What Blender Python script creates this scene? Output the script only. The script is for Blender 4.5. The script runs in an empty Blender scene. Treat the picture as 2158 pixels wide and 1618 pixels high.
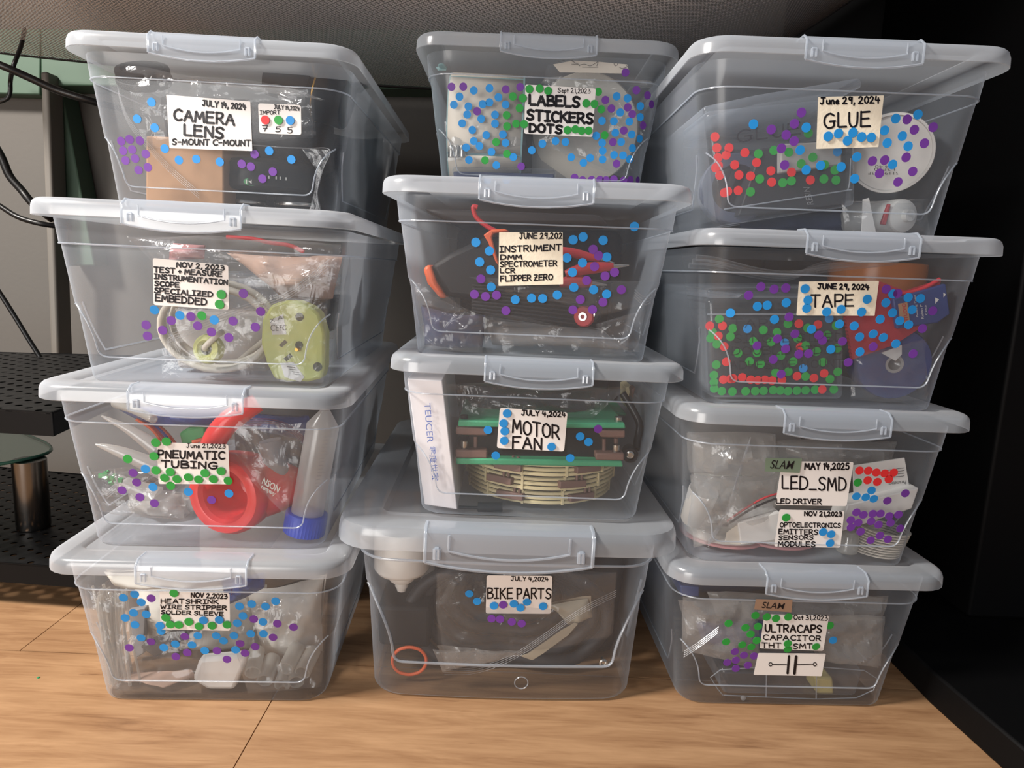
import bpy, bmesh, math, random
from mathutils import Vector, Matrix, noise
PI = math.pi
SC = bpy.context.scene
COL = SC.collection
V = Vector

# ------------------------------------------------------------------ camera
FPX, CZ, PITCH, ROLL = 1477.8358, 0.3221, 0.1629, 0.0435
FW = V((0, math.cos(PITCH), -math.sin(PITCH)))
UP0 = V((0, math.sin(PITCH), math.cos(PITCH)))
RI0 = V((1, 0, 0))
CR, SR = math.cos(ROLL), math.sin(ROLL)
RI = RI0*CR + UP0*SR
UP = UP0*CR - RI0*SR
CAM = V((0, 0, CZ))
cam = bpy.data.cameras.new('camera')
cam.sensor_width = 36
cam.lens = FPX/2158*36
cam.clip_start = .01
co = bpy.data.objects.new('camera', cam)
COL.objects.link(co)
mw = Matrix.Identity(4)
for i in range(3):
    mw[i][0] = RI[i]; mw[i][1] = UP[i]; mw[i][2] = -FW[i]; mw[i][3] = CAM[i]
co.matrix_world = mw
SC.camera = co

def ray(u, v):
    return FW + RI*((u-1079)/FPX) - UP*((v-809)/FPX)

# ------------------------------------------------------------------ node helpers
def srgb(r, g, b):
    def f(c):
        c /= 255
        return c/12.92 if c <= .04045 else ((c+.055)/1.055)**2.4
    return (f(r), f(g), f(b), 1)

def newmat(name):
    m = bpy.data.materials.new(name)
    m.use_nodes = True
    nt = m.node_tree
    nt.nodes.clear()
    out = nt.nodes.new('ShaderNodeOutputMaterial')
    return m, nt, out

def N(nt, t, **kw):
    n = nt.nodes.new(t)
    for k, v in kw.items():
        if k in n.inputs:
            n.inputs[k].default_value = v
        else:
            setattr(n, k, v)
    return n

def solid(name, col, rough=.5, metal=0., spec=.5, nscale=0, namt=.0, bump=0, bscale=200, coat=0, trans=0):
    m, nt, out = newmat(name)
    p = N(nt, 'ShaderNodeBsdfPrincipled')
    p.inputs['Roughness'].default_value = rough
    p.inputs['Metallic'].default_value = metal
    p.inputs['Specular IOR Level'].default_value = spec
    p.inputs['Coat Weight'].default_value = coat
    c = srgb(*col)
    p.inputs['Base Color'].default_value = c
    tc = N(nt, 'ShaderNodeTexCoord')
    if namt:
        nz = N(nt, 'ShaderNodeTexNoise')
        nz.inputs['Scale'].default_value = nscale
        nz.inputs['Detail'].default_value = 4
        mp = N(nt, 'ShaderNodeMapRange')
        mp.inputs['To Min'].default_value = 1-namt
        mp.inputs['To Max'].default_value = 1+namt
        hs = N(nt, 'ShaderNodeHueSaturation')
        hs.inputs['Color'].default_value = c
        nt.links.new(tc.outputs['Object'], nz.inputs['Vector'])
        nt.links.new(nz.outputs['Fac'], mp.inputs['Value'])
        nt.links.new(mp.outputs['Result'], hs.inputs['Value'])
        nt.links.new(hs.outputs['Color'], p.inputs['Base Color'])
    if bump:
        nz = N(nt, 'ShaderNodeTexNoise')
        nz.inputs['Scale'].default_value = bscale
        b = N(nt, 'ShaderNodeBump')
        b.inputs['Strength'].default_value = bump
        b.inputs['Distance'].default_value = .002
        nt.links.new(tc.outputs['Object'], nz.inputs['Vector'])
        nt.links.new(nz.outputs['Fac'], b.inputs['Height'])
        nt.links.new(b.outputs['Normal'], p.inputs['Normal'])
    last = p.outputs[0]
    if trans:
        tr = N(nt, 'ShaderNodeBsdfTransparent')
        mx = N(nt, 'ShaderNodeMixShader')
        mx.inputs[0].default_value = trans
        nt.links.new(last, mx.inputs[1]); nt.links.new(tr.outputs[0], mx.inputs[2])
        last = mx.outputs[0]
    nt.links.new(last, out.inputs[0])
    return m

def clearplastic(name, milk, edge, tint=(.97, .98, .99), body=(218, 228, 240), gloss=.05, grough=.15, gedge=.5, bump=0, bscale=60, transl=.5, power=3.):
    """thin translucent plastic: clear straight on, milkier where the wall is seen edge-on"""
    m, nt, out = newmat(name)
    L = nt.links.new
    lw = N(nt, 'ShaderNodeLayerWeight'); lw.inputs['Blend'].default_value = .5
    pw = N(nt, 'ShaderNodeMath', operation='POWER'); pw.inputs[1].default_value = power
    L(lw.outputs['Facing'], pw.inputs[0])
    mr = N(nt, 'ShaderNodeMapRange'); mr.inputs['To Min'].default_value = milk; mr.inputs['To Max'].default_value = edge
    L(pw.outputs[0], mr.inputs['Value'])
    tr = N(nt, 'ShaderNodeBsdfTransparent'); tr.inputs[0].default_value = (*tint, 1)
    di = N(nt, 'ShaderNodeBsdfDiffuse'); di.inputs[0].default_value = srgb(*body)
    tl = N(nt, 'ShaderNodeBsdfTranslucent'); tl.inputs[0].default_value = srgb(*body)
    m1 = N(nt, 'ShaderNodeMixShader'); m1.inputs[0].default_value = transl
    L(di.outputs[0], m1.inputs[1]); L(tl.outputs[0], m1.inputs[2])
    m2 = N(nt, 'ShaderNodeMixShader')
    L(mr.outputs[0], m2.inputs[0]); L(tr.outputs[0], m2.inputs[1]); L(m1.outputs[0], m2.inputs[2])
    gl = N(nt, 'ShaderNodeBsdfGlossy'); gl.inputs['Roughness'].default_value = grough
    gl.inputs['Color'].default_value = (.95, .95, .95, 1)
    mg = N(nt, 'ShaderNodeMapRange'); mg.inputs['To Min'].default_value = gloss; mg.inputs['To Max'].default_value = gedge
    L(pw.outputs[0], mg.inputs['Value'])
    m3 = N(nt, 'ShaderNodeMixShader')
    L(mg.outputs[0], m3.inputs[0]); L(m2.outputs[0], m3.inputs[1]); L(gl.outputs[0], m3.inputs[2])
    if bump:
        tc = N(nt, 'ShaderNodeTexCoord')
        nz = N(nt, 'ShaderNodeTexNoise'); nz.inputs['Scale'].default_value = bscale; nz.inputs['Detail'].default_value = 3; nz.inputs['Distortion'].default_value = 1.2
        b = N(nt, 'ShaderNodeBump'); b.inputs['Strength'].default_value = bump; b.inputs['Distance'].default_value = .004
        L(tc.outputs['Object'], nz.inputs['Vector']); L(nz.outputs['Fac'], b.inputs['Height'])
        for s in (di, tl, gl):
            L(b.outputs['Normal'], s.inputs['Normal'])
    L(m3.outputs[0], out.inputs[0])
    return m

MT = {}
MT['body'] = clearplastic('clear_polypropylene', .10, .75, gloss=.03, grough=.22, gedge=.25)
MT['lid'] = clearplastic('frosted_lid_polypropylene', .43, .88, body=(224, 232, 241), gloss=.07, grough=.2, gedge=.3, transl=.4)
MT['latch'] = clearplastic('clear_latch_plastic', .36, .9, gloss=.08, grough=.15, gedge=.4, transl=.4)
MT['inner'] = clearplastic('inner_container_plastic', .07, .5, gloss=.04, grough=.12, gedge=.3)
MT['film'] = clearplastic('bag_film', .035, .45, gloss=.045, grough=.13, gedge=.32, bump=.4, bscale=60, body=(225, 225, 225))
MT['film_clear'] = clearplastic('thin_bag_film', .012, .3, gloss=.018, grough=.1, gedge=.2, bump=.15, bscale=60)
MT['haze'] = clearplastic('cloudy_bag_film', .32, .65, gloss=.05, grough=.2, gedge=.28, bump=.5, bscale=50, body=(228, 224, 218))
MT['seal'] = clearplastic('zip_seal_film', .22, .7, gloss=.08, grough=.15, gedge=.4, body=(230, 232, 235))
MT['white_label'] = solid('white_label_paper', (236, 233, 230), .6, nscale=30, namt=.03)
MT['cream_label'] = solid('cream_masking_tape', (236, 228, 208), .65, nscale=60, namt=.04, bump=.1, bscale=400)
MT['ink'] = solid('black_marker_ink', (18, 14, 22), .45)
MT['faint_ink'] = solid('thin_marker_ink', (38, 34, 44), .5, trans=.45)
DC = {'b': ('blue', (30, 140, 215)), 'p': ('purple', (108, 54, 152)), 'g': ('green', (38, 155, 62)), 'r': ('red', (225, 48, 52))}
for k, (n, c) in DC.items():
    MT['dot_'+k] = solid(n+'_dot_paper', c, .5)
MT['black'] = solid('black_plastic', (15, 16, 19), .6, spec=.25, bump=.05, bscale=300)
MT['dark'] = solid('dark_grey_plastic', (30, 31, 36), .6)
MT['metal'] = solid('bright_steel', (190, 188, 182), .25, metal=1)
MT['brass'] = solid('brass_ring', (200, 150, 70), .3, metal=1)
MT['card'] = solid('brown_cardboard', (178, 138, 104), .8, nscale=40, namt=.06)
MT['white'] = solid('white_paper', (232, 230, 226), .6, nscale=20, namt=.02)
MT['white_plastic'] = solid('white_plastic', (226, 226, 222), .4)

# ------------------------------------------------------------------ mesh builder
class MB:
    def __init__(s):
        s.v = []; s.f = []
    def add(s, vs, fs, M=None):
        b = len(s.v)
        s.v += [(M @ V(p)) if M else V(p) for p in vs]
        s.f += [tuple(i+b for i in f) for f in fs]
        return s
    def box(s, x0, x1, y0, y1, z0, z1, M=None):
        vs = [(x, y, z) for z in (z0, z1) for y in (y0, y1) for x in (x0, x1)]
        return s.add(vs, [(0, 2, 3, 1), (4, 5, 7, 6), (0, 1, 5, 4), (2, 6, 7, 3), (0, 4, 6, 2), (1, 3, 7, 5)], M)
    def tube(s, pts, r, n=8, closed=False, cap=True, M=None):
        pts = [V(p) for p in pts]
        m = len(pts)
        rs = r if isinstance(r, (list, tuple)) else [r]*m
        vs = []
        T0 = (pts[1]-pts[0]).normalized()
        nrm = T0.orthogonal().normalized()
        for i, p in enumerate(pts):
            if closed: t = pts[(i+1) % m]-pts[i-1]
            else: t = pts[min(i+1, m-1)]-pts[max(i-1, 0)]
            if t.length < 1e-9: t = T0
            t.normalize()
            nrm = (nrm - t*nrm.dot(t))
            if nrm.length < 1e-6: nrm = t.orthogonal()
            nrm.normalize()
            b = t.cross(nrm)
            for k in range(n):
                a = 2*PI*k/n
                vs.append(p+nrm*(rs[i]*math.cos(a))+b*(rs[i]*math.sin(a)))
        fs = []
        for i in range(m if closed else m-1):
            j = (i+1) % m
            for k in range(n):
                l = (k+1) % n
                fs.append((i*n+k, i*n+l, j*n+l, j*n+k))
        if cap and not closed:
            fs.append(tuple(range(n-1, -1, -1)))
            fs.append(tuple((m-1)*n+k for k in range(n)))
        return s.add(vs, fs, M)
    def lathe(s, prof, o=(0, 0, 0), ax=(0, 0, 1), n=32, cap=True):
        ax = V(ax).normalized(); u = ax.orthogonal().normalized(); w = ax.cross(u); o = V(o)
        vs = []
        for r, h in prof:
            for k in range(n):
                a = 2*PI*k/n
                vs.append(o+ax*h+u*(r*math.cos(a))+w*(r*math.sin(a)))
        fs = []
        for i in range(len(prof)-1):
            for k in range(n):
                l = (k+1) % n
                fs.append((i*n+k, i*n+l, (i+1)*n+l, (i+1)*n+k))
        if cap:
            fs.append(tuple(range(n-1, -1, -1)))
            fs.append(tuple((len(prof)-1)*n+k for k in range(n)))
        return s.add(vs, fs)
    def prism(s, poly, h, M=None):
        """polygon in xy, extruded 0..h in z"""
        n = len(poly)
        vs = [(x, y, 0) for x, y in poly]+[(x, y, h) for x, y in poly]
        fs = [tuple(range(n-1, -1, -1)), tuple(range(n, 2*n))]+[(i, (i+1) % n, n+(i+1) % n, n+i) for i in range(n)]
        return s.add(vs, fs, M)
    def rings(s, rings, capA=True, capB=True):
        n = len(rings[0]); vs = [p for r in rings for p in r]; fs = []
        for i in range(len(rings)-1):
            for k in range(n):
                l = (k+1) % n
                fs.append((i*n+k, i*n+l, (i+1)*n+l, (i+1)*n+k))
        if capA: fs.append(tuple(range(n-1, -1, -1)))
        if capB: fs.append(tuple((len(rings)-1)*n+k for k in range(n)))
        return s.add(vs, fs)
    def grid(s, fn, nu, nv, closeu=False):
        vs = [fn(i/nu, j/nv) for j in range(nv+1) for i in range(nu+1)]
        w = nu+1
        fs = [(j*w+i, j*w+i+1, (j+1)*w+i+1, (j+1)*w+i) for j in range(nv) for i in range(nu)]
        return s.add(vs, fs)
    def mesh(s, name, mat, off=V((0, 0, 0)), smooth=None):
        me = bpy.data.meshes.new(name)
        me.from_pydata([p-off for p in s.v], [], s.f)
        me.update()
        if mat: me.materials.append(mat)
        if smooth:
            me.polygons.foreach_set('use_smooth', [True]*len(me.polygons))
            me.set_sharp_from_angle(angle=math.radians(smooth))
        return me

def link(name, me, parent=None, M=None):
    o = bpy.data.objects.new(name, me)
    COL.objects.link(o)
    if parent: o.parent = parent
    if M is not None: o.matrix_local = M
    return o

def mods(o, solidify=0, bevel=0, sub=0, seg=2, soff=-1):
    if sub:
        m = o.modifiers.new('s', 'SUBSURF'); m.levels = sub; m.render_levels = sub
    if solidify:
        m = o.modifiers.new('t', 'SOLIDIFY'); m.thickness = solidify; m.offset = soff
    if bevel:
        m = o.modifiers.new('b', 'BEVEL'); m.width = bevel; m.segments = seg; m.limit_method = 'ANGLE'; m.angle_limit = .6
    return o

def thing(name, label, cat, frame=None, c=(0, 0, 0), group=None):
    o = bpy.data.objects.new(name, None)
    o.empty_display_size = .01
    COL.objects.link(o)
    c = V(c)
    o.matrix_world = (frame if frame else Matrix.Identity(4)) @ Matrix.Translation(c)
    o['label'] = label; o['category'] = cat
    if group: o['group'] = group
    TC[o.name] = c
    return o
TC = {}
def part(root, name, mb, mat, smooth=40, solidify=0, bevel=0, label=None, off=None, **kw):
    me = mb.mesh(name, MT[mat] if isinstance(mat, str) else mat, TC[root.name] if off is None else off, smooth)
    o = link(name, me, root)
    TC[o.name] = TC[root.name] if off is None else off
    if label: o['label'] = label
    return mods(o, solidify, bevel, **kw)
def single(name, label, cat, mb, mat, frame=None, smooth=40, solidify=0, bevel=0, group=None, kind=None, **kw):
    """a thing that is one mesh; origin at the base of its bounding box"""
    xs = [p.x for p in mb.v]; ys = [p.y for p in mb.v]; zs = [p.z for p in mb.v]
    c = V(((min(xs)+max(xs))/2, (min(ys)+max(ys))/2, min(zs)))
    me = mb.mesh(name, MT[mat] if isinstance(mat, str) else mat, c, smooth)
    o = bpy.data.objects.new(name, me); COL.objects.link(o)
    o.matrix_world = (frame if frame else Matrix.Identity(4)) @ Matrix.Translation(c)
    if kind: o['kind'] = kind
    if label:
        o['label'] = label
    if cat: o['category'] = cat
    if group: o['group'] = group
    TC[o.name] = c
    return mods(o, solidify, bevel, **kw)

def spline(pts, k=6, closed=False):
    pts = [V(p) for p in pts]; out = []; n = len(pts)
    rng = range(n if closed else n-1)
    for i in rng:
        if closed: a, b, c, d = pts[i-1], pts[i], pts[(i+1) % n], pts[(i+2) % n]
        else: a, b, c, d = pts[max(i-1, 0)], pts[i], pts[i+1], pts[min(i+2, n-1)]
        for j in range(k):
            t = j/k
            out.append(.5*((2*b)+(c-a)*t+(2*a-5*b+4*c-d)*t*t+(3*b-a-3*c+d)*t**3))
    if not closed: out.append(pts[-1])
    return out

# ------------------------------------------------------------------ storage boxes
class Spec: pass
def spec6():
    s = Spec()
    s.D = .335; s.zb = .1079; s.zt = .1192; s.plate = .1171; s.hl = .1029; s.rl = .022; s.plin = .020
    s.lv = [(0, .0785, .0275, .016), (.0012, .0803, .0258, .017), (.003, .0812, .0250, .018), (.0500, .0862, .0196, .019), (.0535, .0878, .0184, .0195),
            (.0900, .0925, .0148, .020), (.0908, .0926, .0147, .020), (.0916, .0940, .0140, .021), (.1076, .0957, .0118, .022)]
    s.latch = (.0362, .0035, .0066); s.ribz = .0172; s.ribx = .0655; s.kx = .0845; s.kz = .0520; s.rr = .00055
    s.name = 'storage_box'; s.bow = 0
    return s
def specB4():
    s = Spec()
    s.D = .36; s.zb = .1227; s.zt = .1400; s.plate = .1365; s.hl = .1259; s.rl = .030; s.plin = .034
    s.lv = [(0, .0960, .0210, .02), (.0015, .0985, .0180, .021), (.004, .0997, .0165, .022), (.0850, .1045, .0120, .024), (.0880, .1062, .0105, .024),
            (.1120, .1083, .0085, .025), (.1128, .1083, .0085, .025), (.1142, .1100, .0068, .026), (.1225, .1106, .0060, .026)]
    s.latch = (.0590, .0060, .0110); s.ribz = .0300; s.ribx = .079; s.kx = .1035; s.kz = .087; s.rr = .0010
    s.name = 'storage_box'; s.bow = .004
    return s

def rrect(hw, y0, y1, r, z, n=6, bow=0, nb=10):
    pts = []
    cs = [(hw-r, y0+r, -PI/2), (hw-r, y1-r, 0), (-hw+r, y1-r, PI/2), (-hw+r, y0+r, PI)]
    for cx, cy, a0 in cs:
        for k in range(n+1):
            a = a0+PI/2*k/n
            pts.append(V((cx+r*math.cos(a), cy+r*math.sin(a), z)))
    # front edge subdivided so that it can bow
    for k in range(1, nb):
        x = -(hw-r)+2*(hw-r)*k/nb
        pts.append(V((x, y0, z)))
    for p in pts:
        if bow and p.y < y0+r*1.01:
            p.y -= bow*max(0, 1-(p.x/hw)**2)*(1-(p.y-y0)/r if p.y > y0 else 1)
    return pts

def facey(s, z):
    lv = s.lv
    if z <= 0: return lv[0][2]
    for a, b in zip(lv, lv[1:]):
        if z <= b[0]:
            t = (z-a[0])/(b[0]-a[0]); return a[2]+(b[2]-a[2])*t
    return lv[-1][2]
def facehw(s, z):
    lv = s.lv
    for a, b in zip(lv, lv[1:]):
        if z <= b[0]:
            t = (z-a[0])/(b[0]-a[0]); return a[1]+(b[1]-a[1])*t
    return lv[-1][1]
def bowy(s, x, z):
    """offset of the front wall at x: bowed middle, rounded corners"""
    hw = facehw(s, z); r = s.lv[3][3]; o = -s.bow*max(0, 1-(x/hw)**2) if s.bow else 0
    e = abs(x)-(hw-r)
    if e > 0: o += r-math.sqrt(max(0, r*r-min(e, r)**2))
    return o

def make_meshes(s, body='body', lid='lid', latch='latch'):
    mb = MB()
    mb.rings([rrect(hw, yf, s.D-yf, r, z, bow=s.bow) for z, hw, yf, r in s.lv], True, False)
    body_me = mb.mesh('body', MT[body], smooth=35)
    # moulded ridge lines
    rb = MB()
    zs = (s.lv[6][0]+s.lv[7][0])/2
    hw, yf, r = s.lv[7][1], s.lv[7][2], s.lv[7][3]
    rb.tube(rrect(hw, yf, s.D-yf, r, zs, bow=s.bow), s.rr, 6, closed=True)
    F = lambda x, z, o=.0003: V((x, facey(s, z)-o+bowy(s, x, z), z))
    h = []
    A = V((s.kx, s.kz)); B = V((s.ribx+.0035, s.ribz+.007)); C_ = V((s.ribx-.004, s.ribz))
    K = V((s.ribx+.0062, s.kz-.0095)) if not s.bow else V((s.ribx+.0050, s.kz-.028))
    for k in range(13):
        t = k/12; h.append(A*(1-t)**2+K*2*t*(1-t)+B*t*t)
    for k in range(1, 6):
        t = k/5; h.append(B*(1-t)**2+V((s.ribx+.0028, s.ribz))*2*t*(1-t)+C_*t*t)
    right = [F(p.x, p.y) for p in h]
    left = [F(-p.x, p.y) for p in h]
    midp = [F(C_.x*(1-k/8), C_.y) for k in range(1, 16)]
    rb.tube(right+midp+left[::-1], s.rr, 6)
    for sx in (-1, 1):   # side panels
        q = []
        for k in range(8):
            t = k/7; y = .0415+.018*t; z = s.kz-(s.kz-s.ribz)*t**.7
            q.append(V((sx*(facehw(s, z)+.0003), y, z)))
        y2 = s.D-.062
        q += [V((sx*(facehw(s, s.ribz)+.0003), .062+(y2-.062)*k/6, s.ribz)) for k in range(7)]
        for k in range(8):
            t = 1-k/7; y = s.D-(.0415+.018*t); z = s.kz-(s.kz-s.ribz)*t**.7
            q.append(V((sx*(facehw(s, z)+.0003), y, z)))
        rb.tube(q, s.rr, 6)
    rim_me = rb.mesh('moulded_ridge', MT[latch], smooth=60)
    # lid
    zb, zt = s.zb, s.zt
    prof = [(zb, .0006), (zb+.0004, .0001), (zb+(zt-zb)*.55, .0004), (zt-(zt-zb)*.22, .0012), (zt-.0010, .0026), (zt-.0002, .0046), (zt, .0070),
            (zt, s.plin-.003), (zt-(zt-s.plate)*.5, s.plin-.0012), (s.plate, s.plin)]
    lm = MB()
    rr = []
    for z, ins in prof:
        rr.append(rrect(s.hl-ins, ins, s.D-ins, max(.004, s.rl-ins*.7), z, bow=s.bow*.6))
    lm.rings(rr, False, True)
    lid_me = lm.mesh('lid', MT[lid], smooth=35)
    # latch
    hx, ov, dr = s.latch
    la = MB()
    n = 16; vs = []; prf = []
    lh = zt-zb
    for i in range(n+1):
        t = -1+2*i/n; x = hx*t
        zz = zb-ov-dr*.55*(1-t*t)
        by = -s.bow*.6*(1-(x/s.hl)**2)
        prf.append([V((x, .016+by, zt+.0006)), V((x, .004+by, zt+.0008)), V((x, .0008+by, zt-.0002)), V((x, -.0014+by, zt-.0022)),
                    V((x, -.0024+by, zb+lh*.4)), V((x, -.0026+by, zz))])
    m_ = len(prf[0])
    la.add([p for r_ in prf for p in r_], [(i*m_+j, i*m_+j+1, (i+1)*m_+j+1, (i+1)*m_+j) for i in range(n) for j in range(m_-1)])
    latch_me = la.mesh('latch', MT[latch], smooth=40)
    lr = MB()
    yb = -.0030-s.bow*.5
    for sx in (-1, 1):
        lr.tube([(sx*hx, .016+yb, zt+.0006), (sx*hx, .002+yb+.003, zt+.0006), (sx*hx, yb, zt-.003), (sx*hx, yb-.0002, zb-ov+.0003)], s.rr*1.3, 6)
        k = hx*.86
        for d in (-1, 1):
            lr.tube([(sx*k+d*.0013, yb-.0001, zb+lh*.35-ov*.3), (sx*k+d*.0013, yb-.0003, zb-ov*.55)], s.rr*1.5, 6)
        lr.tube([(sx*k-.0013, yb-.0001, zb+lh*.35-ov*.3), (sx*k+.0013, yb-.0001, zb+lh*.35-ov*.3)], s.rr*1.5, 6)
    w = hx*.72
    q = [(-w, yb, zt-.0030), (-w, yb, zb+lh*.30)]+[(w*t/6, yb-.0002, zb+lh*.16-dr*.5*(1-(t/6)**2)) for t in range(-6, 7)]+[(w, yb, zb+lh*.30), (w, yb, zt-.0030)]
    lr.tube(q, s.rr*.9, 6)
    q = [(hx*t/8, yb-.0002, zb-ov-dr*.55*(1-(t/8)**2)) for t in range(-8, 9)]
    lr.tube(q, s.rr*1.1, 6)
    lat2 = lr.mesh('latch_ridge', MT[latch], smooth=60)
    return body_me, rim_me, lid_me, latch_me, lat2

S6 = spec6(); SB = specB4()
M6 = make_meshes(S6); MBK = make_meshes(SB)

# name: (x, y, yaw, z, tilt)
POSE = {
 'A1': (-.2224, .5114, .0281, .3522, .0040), 'A2': (-.2086, .4448, .0408, .2346, .0030), 'A3': (-.2107, .4461, .0600, .1173, .0045), 'A4': (-.2089, .4430, .0548, 0, 0),
 'B1': (.0165, .5633, .0048, .3783, 0), 'B2': (.0108, .4598, -.0250, .2602, -.0050), 'B3': (.0176, .4664, .0201, .1425, .001), 'B4': (.0031, .4710, .0330, 0, 0),
 'C1': (.2080, .4623, .0063, .3524, -.0040), 'C2': (.2190, .4560, .0250, .2352, -.0070), 'C3': (.2182, .4613, .0350, .1173, .0010), 'C4': (.2208, .4682, .0400, 0, 0)}
FR = {}
for k, (x, y, a, z, t) in POSE.items():
    FR[k] = Matrix.Translation((x, y, z)) @ Matrix.Rotation(a, 4, 'Z') @ Matrix.Rotation(t, 4, 'Y')
FI = {k: m.inverted() for k, m in FR.items()}
SP = {k: (SB if k == 'B4' else S6) for k in POSE}
# crops of the photograph the coordinates below were read in: origin and scale
CROP = {'A1': (100, 50, 2.916), 'A2': (40, 420, 2.6975), 'A3': (50, 720, 2.6975), 'A4': (60, 1100, 2.997), 'B1': (860, 30, 3.597), 'B2': (780, 370, 3.083),
        'B3': (780, 720, 3.083), 'B4': (690, 1060, 2.839), 'C1': (1410, 70, 2.885), 'C2': (1410, 480, 2.997), 'C3': (1380, 830, 3.1735), 'C4': (1370, 1140, 3.32)}
def px(b, u, v):
    ox, oy, s = CROP[b]
    return ox+u/s, oy+v/s
def lray(b, u, v):
    """sight line through a crop point, in the frame of box b"""
    U, W = px(b, u, v)
    o = FI[b] @ CAM
    d = FI[b].to_3x3() @ ray(U, W)
    return o, d
def at(b, u, v, y):
    """point on the sight line at depth y (box frame)"""
    o, d = lray(b, u, v)
    return o+d*((y-o.y)/d.y)
def onface(b, u, v, off=0):
    """where the sight line meets the sloping front wall of box b"""
    s = SP[b]; o, d = lray(b, u, v)
    y = .02
    for _ in range(8):
        p = o+d*((y-o.y)/d.y)
        y = facey(s, p.z)+bowy(s, p.x, p.z)-off
    return o+d*((y-o.y)/d.y)
def faceM(b, p):
    """matrix lying on the front wall at p: x right, y up the wall, z outwards"""
    s = SP[b]
    z = max(.005, min(s.lv[-1][0]-.001, p.z))
    e = .004
    dy = facey(s, z+e)-facey(s, z-e) if abs(z-s.lv[7][0]) > .006 else (s.lv[5][2]-s.lv[3][2])/(s.lv[5][0]-s.lv[3][0])*2*e
    up = V((0, dy, 2*e)).normalized()
    dx = bowy(s, p.x+.002, z)-bowy(s, p.x-.002, z)
    ri = V((.004, dx, 0)).normalized()
    nn = ri.cross(up).normalized()
    M = Matrix.Identity(4)
    for i in range(3):
        M[i][0] = ri[i]; M[i][1] = up[i]; M[i][2] = nn[i]; M[i][3] = p[i]
    return M

dot_me = {}
for k in DC:
    d = MB(); d.lathe([(.0030, 0), (.00308, .00005), (.00304, .00014)], n=24)
    dot_me[k] = d.mesh('dot_sticker', MT['dot_'+k], smooth=30)
ROOT = {}
def pairs(t):
    return [tuple(float(q) for q in w.split(',')) for w in t.split()]
def dots(b, key, t, dz=0):
    for u, v in pairs(t):
        p = onface(b, u, v, .0003+dz*2.6)
        o = link('dot_sticker', dot_me[key], ROOT[b], faceM(b, p) @ Matrix.Rotation(random.random()*6, 4, 'Z'))
        o['label'] = DC[key][0]+' round dot sticker'

# ------------------------------------------------------------------ hand lettering
G = {
'A': "0,0 .45,1 .9,0;.17,.38 .75,.36", 'B': "0,0 0,1;~0,1 .6,.95 .62,.68 .08,.53;~.08,.53 .72,.45 .7,.08 0,0", 'C': "~.85,.86 .5,1 .1,.75 .05,.3 .4,0 .85,.1",
'D': "0,0 .03,1;~.03,1 .6,.9 .85,.5 .6,.1 0,0", 'E': "0,0 .03,1;.03,.98 .75,1;.03,.52 .65,.54;0,.02 .78,.03", 'F': "0,0 .03,1;.03,.97 .8,1;.03,.52 .6,.54",
'G': "~.85,.86 .5,1 .1,.75 .05,.3 .4,0 .85,.12 .85,.42;.5,.42 .95,.44", 'H': "0,0 0,1;.75,0 .75,1;0,.5 .75,.52", 'I': ".3,0 .3,1;0,1 .6,1;0,0 .6,.02",
'J': "~.5,1 .5,.3 .3,0 .02,.18;.15,1 .8,1", 'K': "0,0 0,1;.75,1 .02,.45;.2,.58 .8,0", 'L': "0,1 0,.02 .7,.03", 'M': "0,0 .1,1 .48,.3 .86,1 .98,0", 'N': "0,0 .02,1 .75,.03 .78,1",
'O': "~.45,1 .08,.8 .05,.25 .4,0 .8,.2 .85,.75 .45,1", 'P': "0,0 0,1;~0,1 .6,.98 .7,.7 .5,.48 .02,.45", 'R': "0,0 0,1;~0,1 .6,.98 .68,.72 .45,.5 .03,.47;.3,.47 .78,0",
'S': "~.78,.86 .45,1 .1,.85 .2,.58 .62,.42 .7,.15 .35,0 0,.12", 'T': ".4,0 .42,1;0,1 .85,1", 'U': "~0,1 .02,.3 .3,0 .65,.2 .72,1", 'V': "0,1 .4,0 .8,1", 'W': "0,1 .22,0 .5,.65 .75,0 1,1",
'X': "0,0 .8,1;0,1 .8,0", 'Y': "0,1 .4,.5 .8,1;.4,.5 .38,0", 'Z': "0,1 .75,1 0,0 .78,.02;.15,.5 .6,.5",
'0': "~.35,1 .05,.75 .05,.25 .35,0 .62,.3 .6,.8 .35,1", '1': ".1,.8 .25,1 .25,0", '2': "~.05,.8 .3,1 .6,.8 .4,.4 .02,.02;.02,.02 .7,.03", '3': "~.05,.95 .5,.95 .5,.6 .2,.52;~.2,.52 .65,.45 .55,.05 .02,.05",
'4': ".12,1 .0,.42 .70,.42;.50,.78 .46,0", '5': ".65,1 .1,1 .08,.58;~.08,.58 .55,.6 .6,.15 .3,0 0,.08", '7': "0,1 .65,1 .25,0;.1,.5 .55,.5", '9': "~.55,.9 .2,1 .08,.7 .4,.55 .58,.9;.58,.95 .5,0",
',': ".15,.12 .05,-.18", '-': "0,.45 .55,.47", '+': ".05,.4 .6,.4;.32,.15 .33,.7", '_': "0,0 .75,.0", '/': "0,0 .5,1", '.': ".1,0 .14,.03",
'u': "~0,.55 .02,.15 .25,0 .45,.15 .48,.55;.48,.55 .5,0", 'n': "0,.55 .02,0;~.02,.35 .25,.58 .45,.4 .47,0", 'e': "~.03,.28 .45,.32 .3,.58 .05,.35 .15,0 .5,.08", 'p': "0,.5 0,-.35;~0,.5 .4,.55 .45,.15 .02,.1",
'c': "~.45,.48 .2,.55 .03,.25 .2,0 .5,.08", 't': ".2,.85 .22,0;0,.58 .45,.58",
}
ADV = {c: max(float(p.split(',')[0]) for st in g.replace('~', '').split(';') for p in st.split()) for c, g in G.items()}
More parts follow.
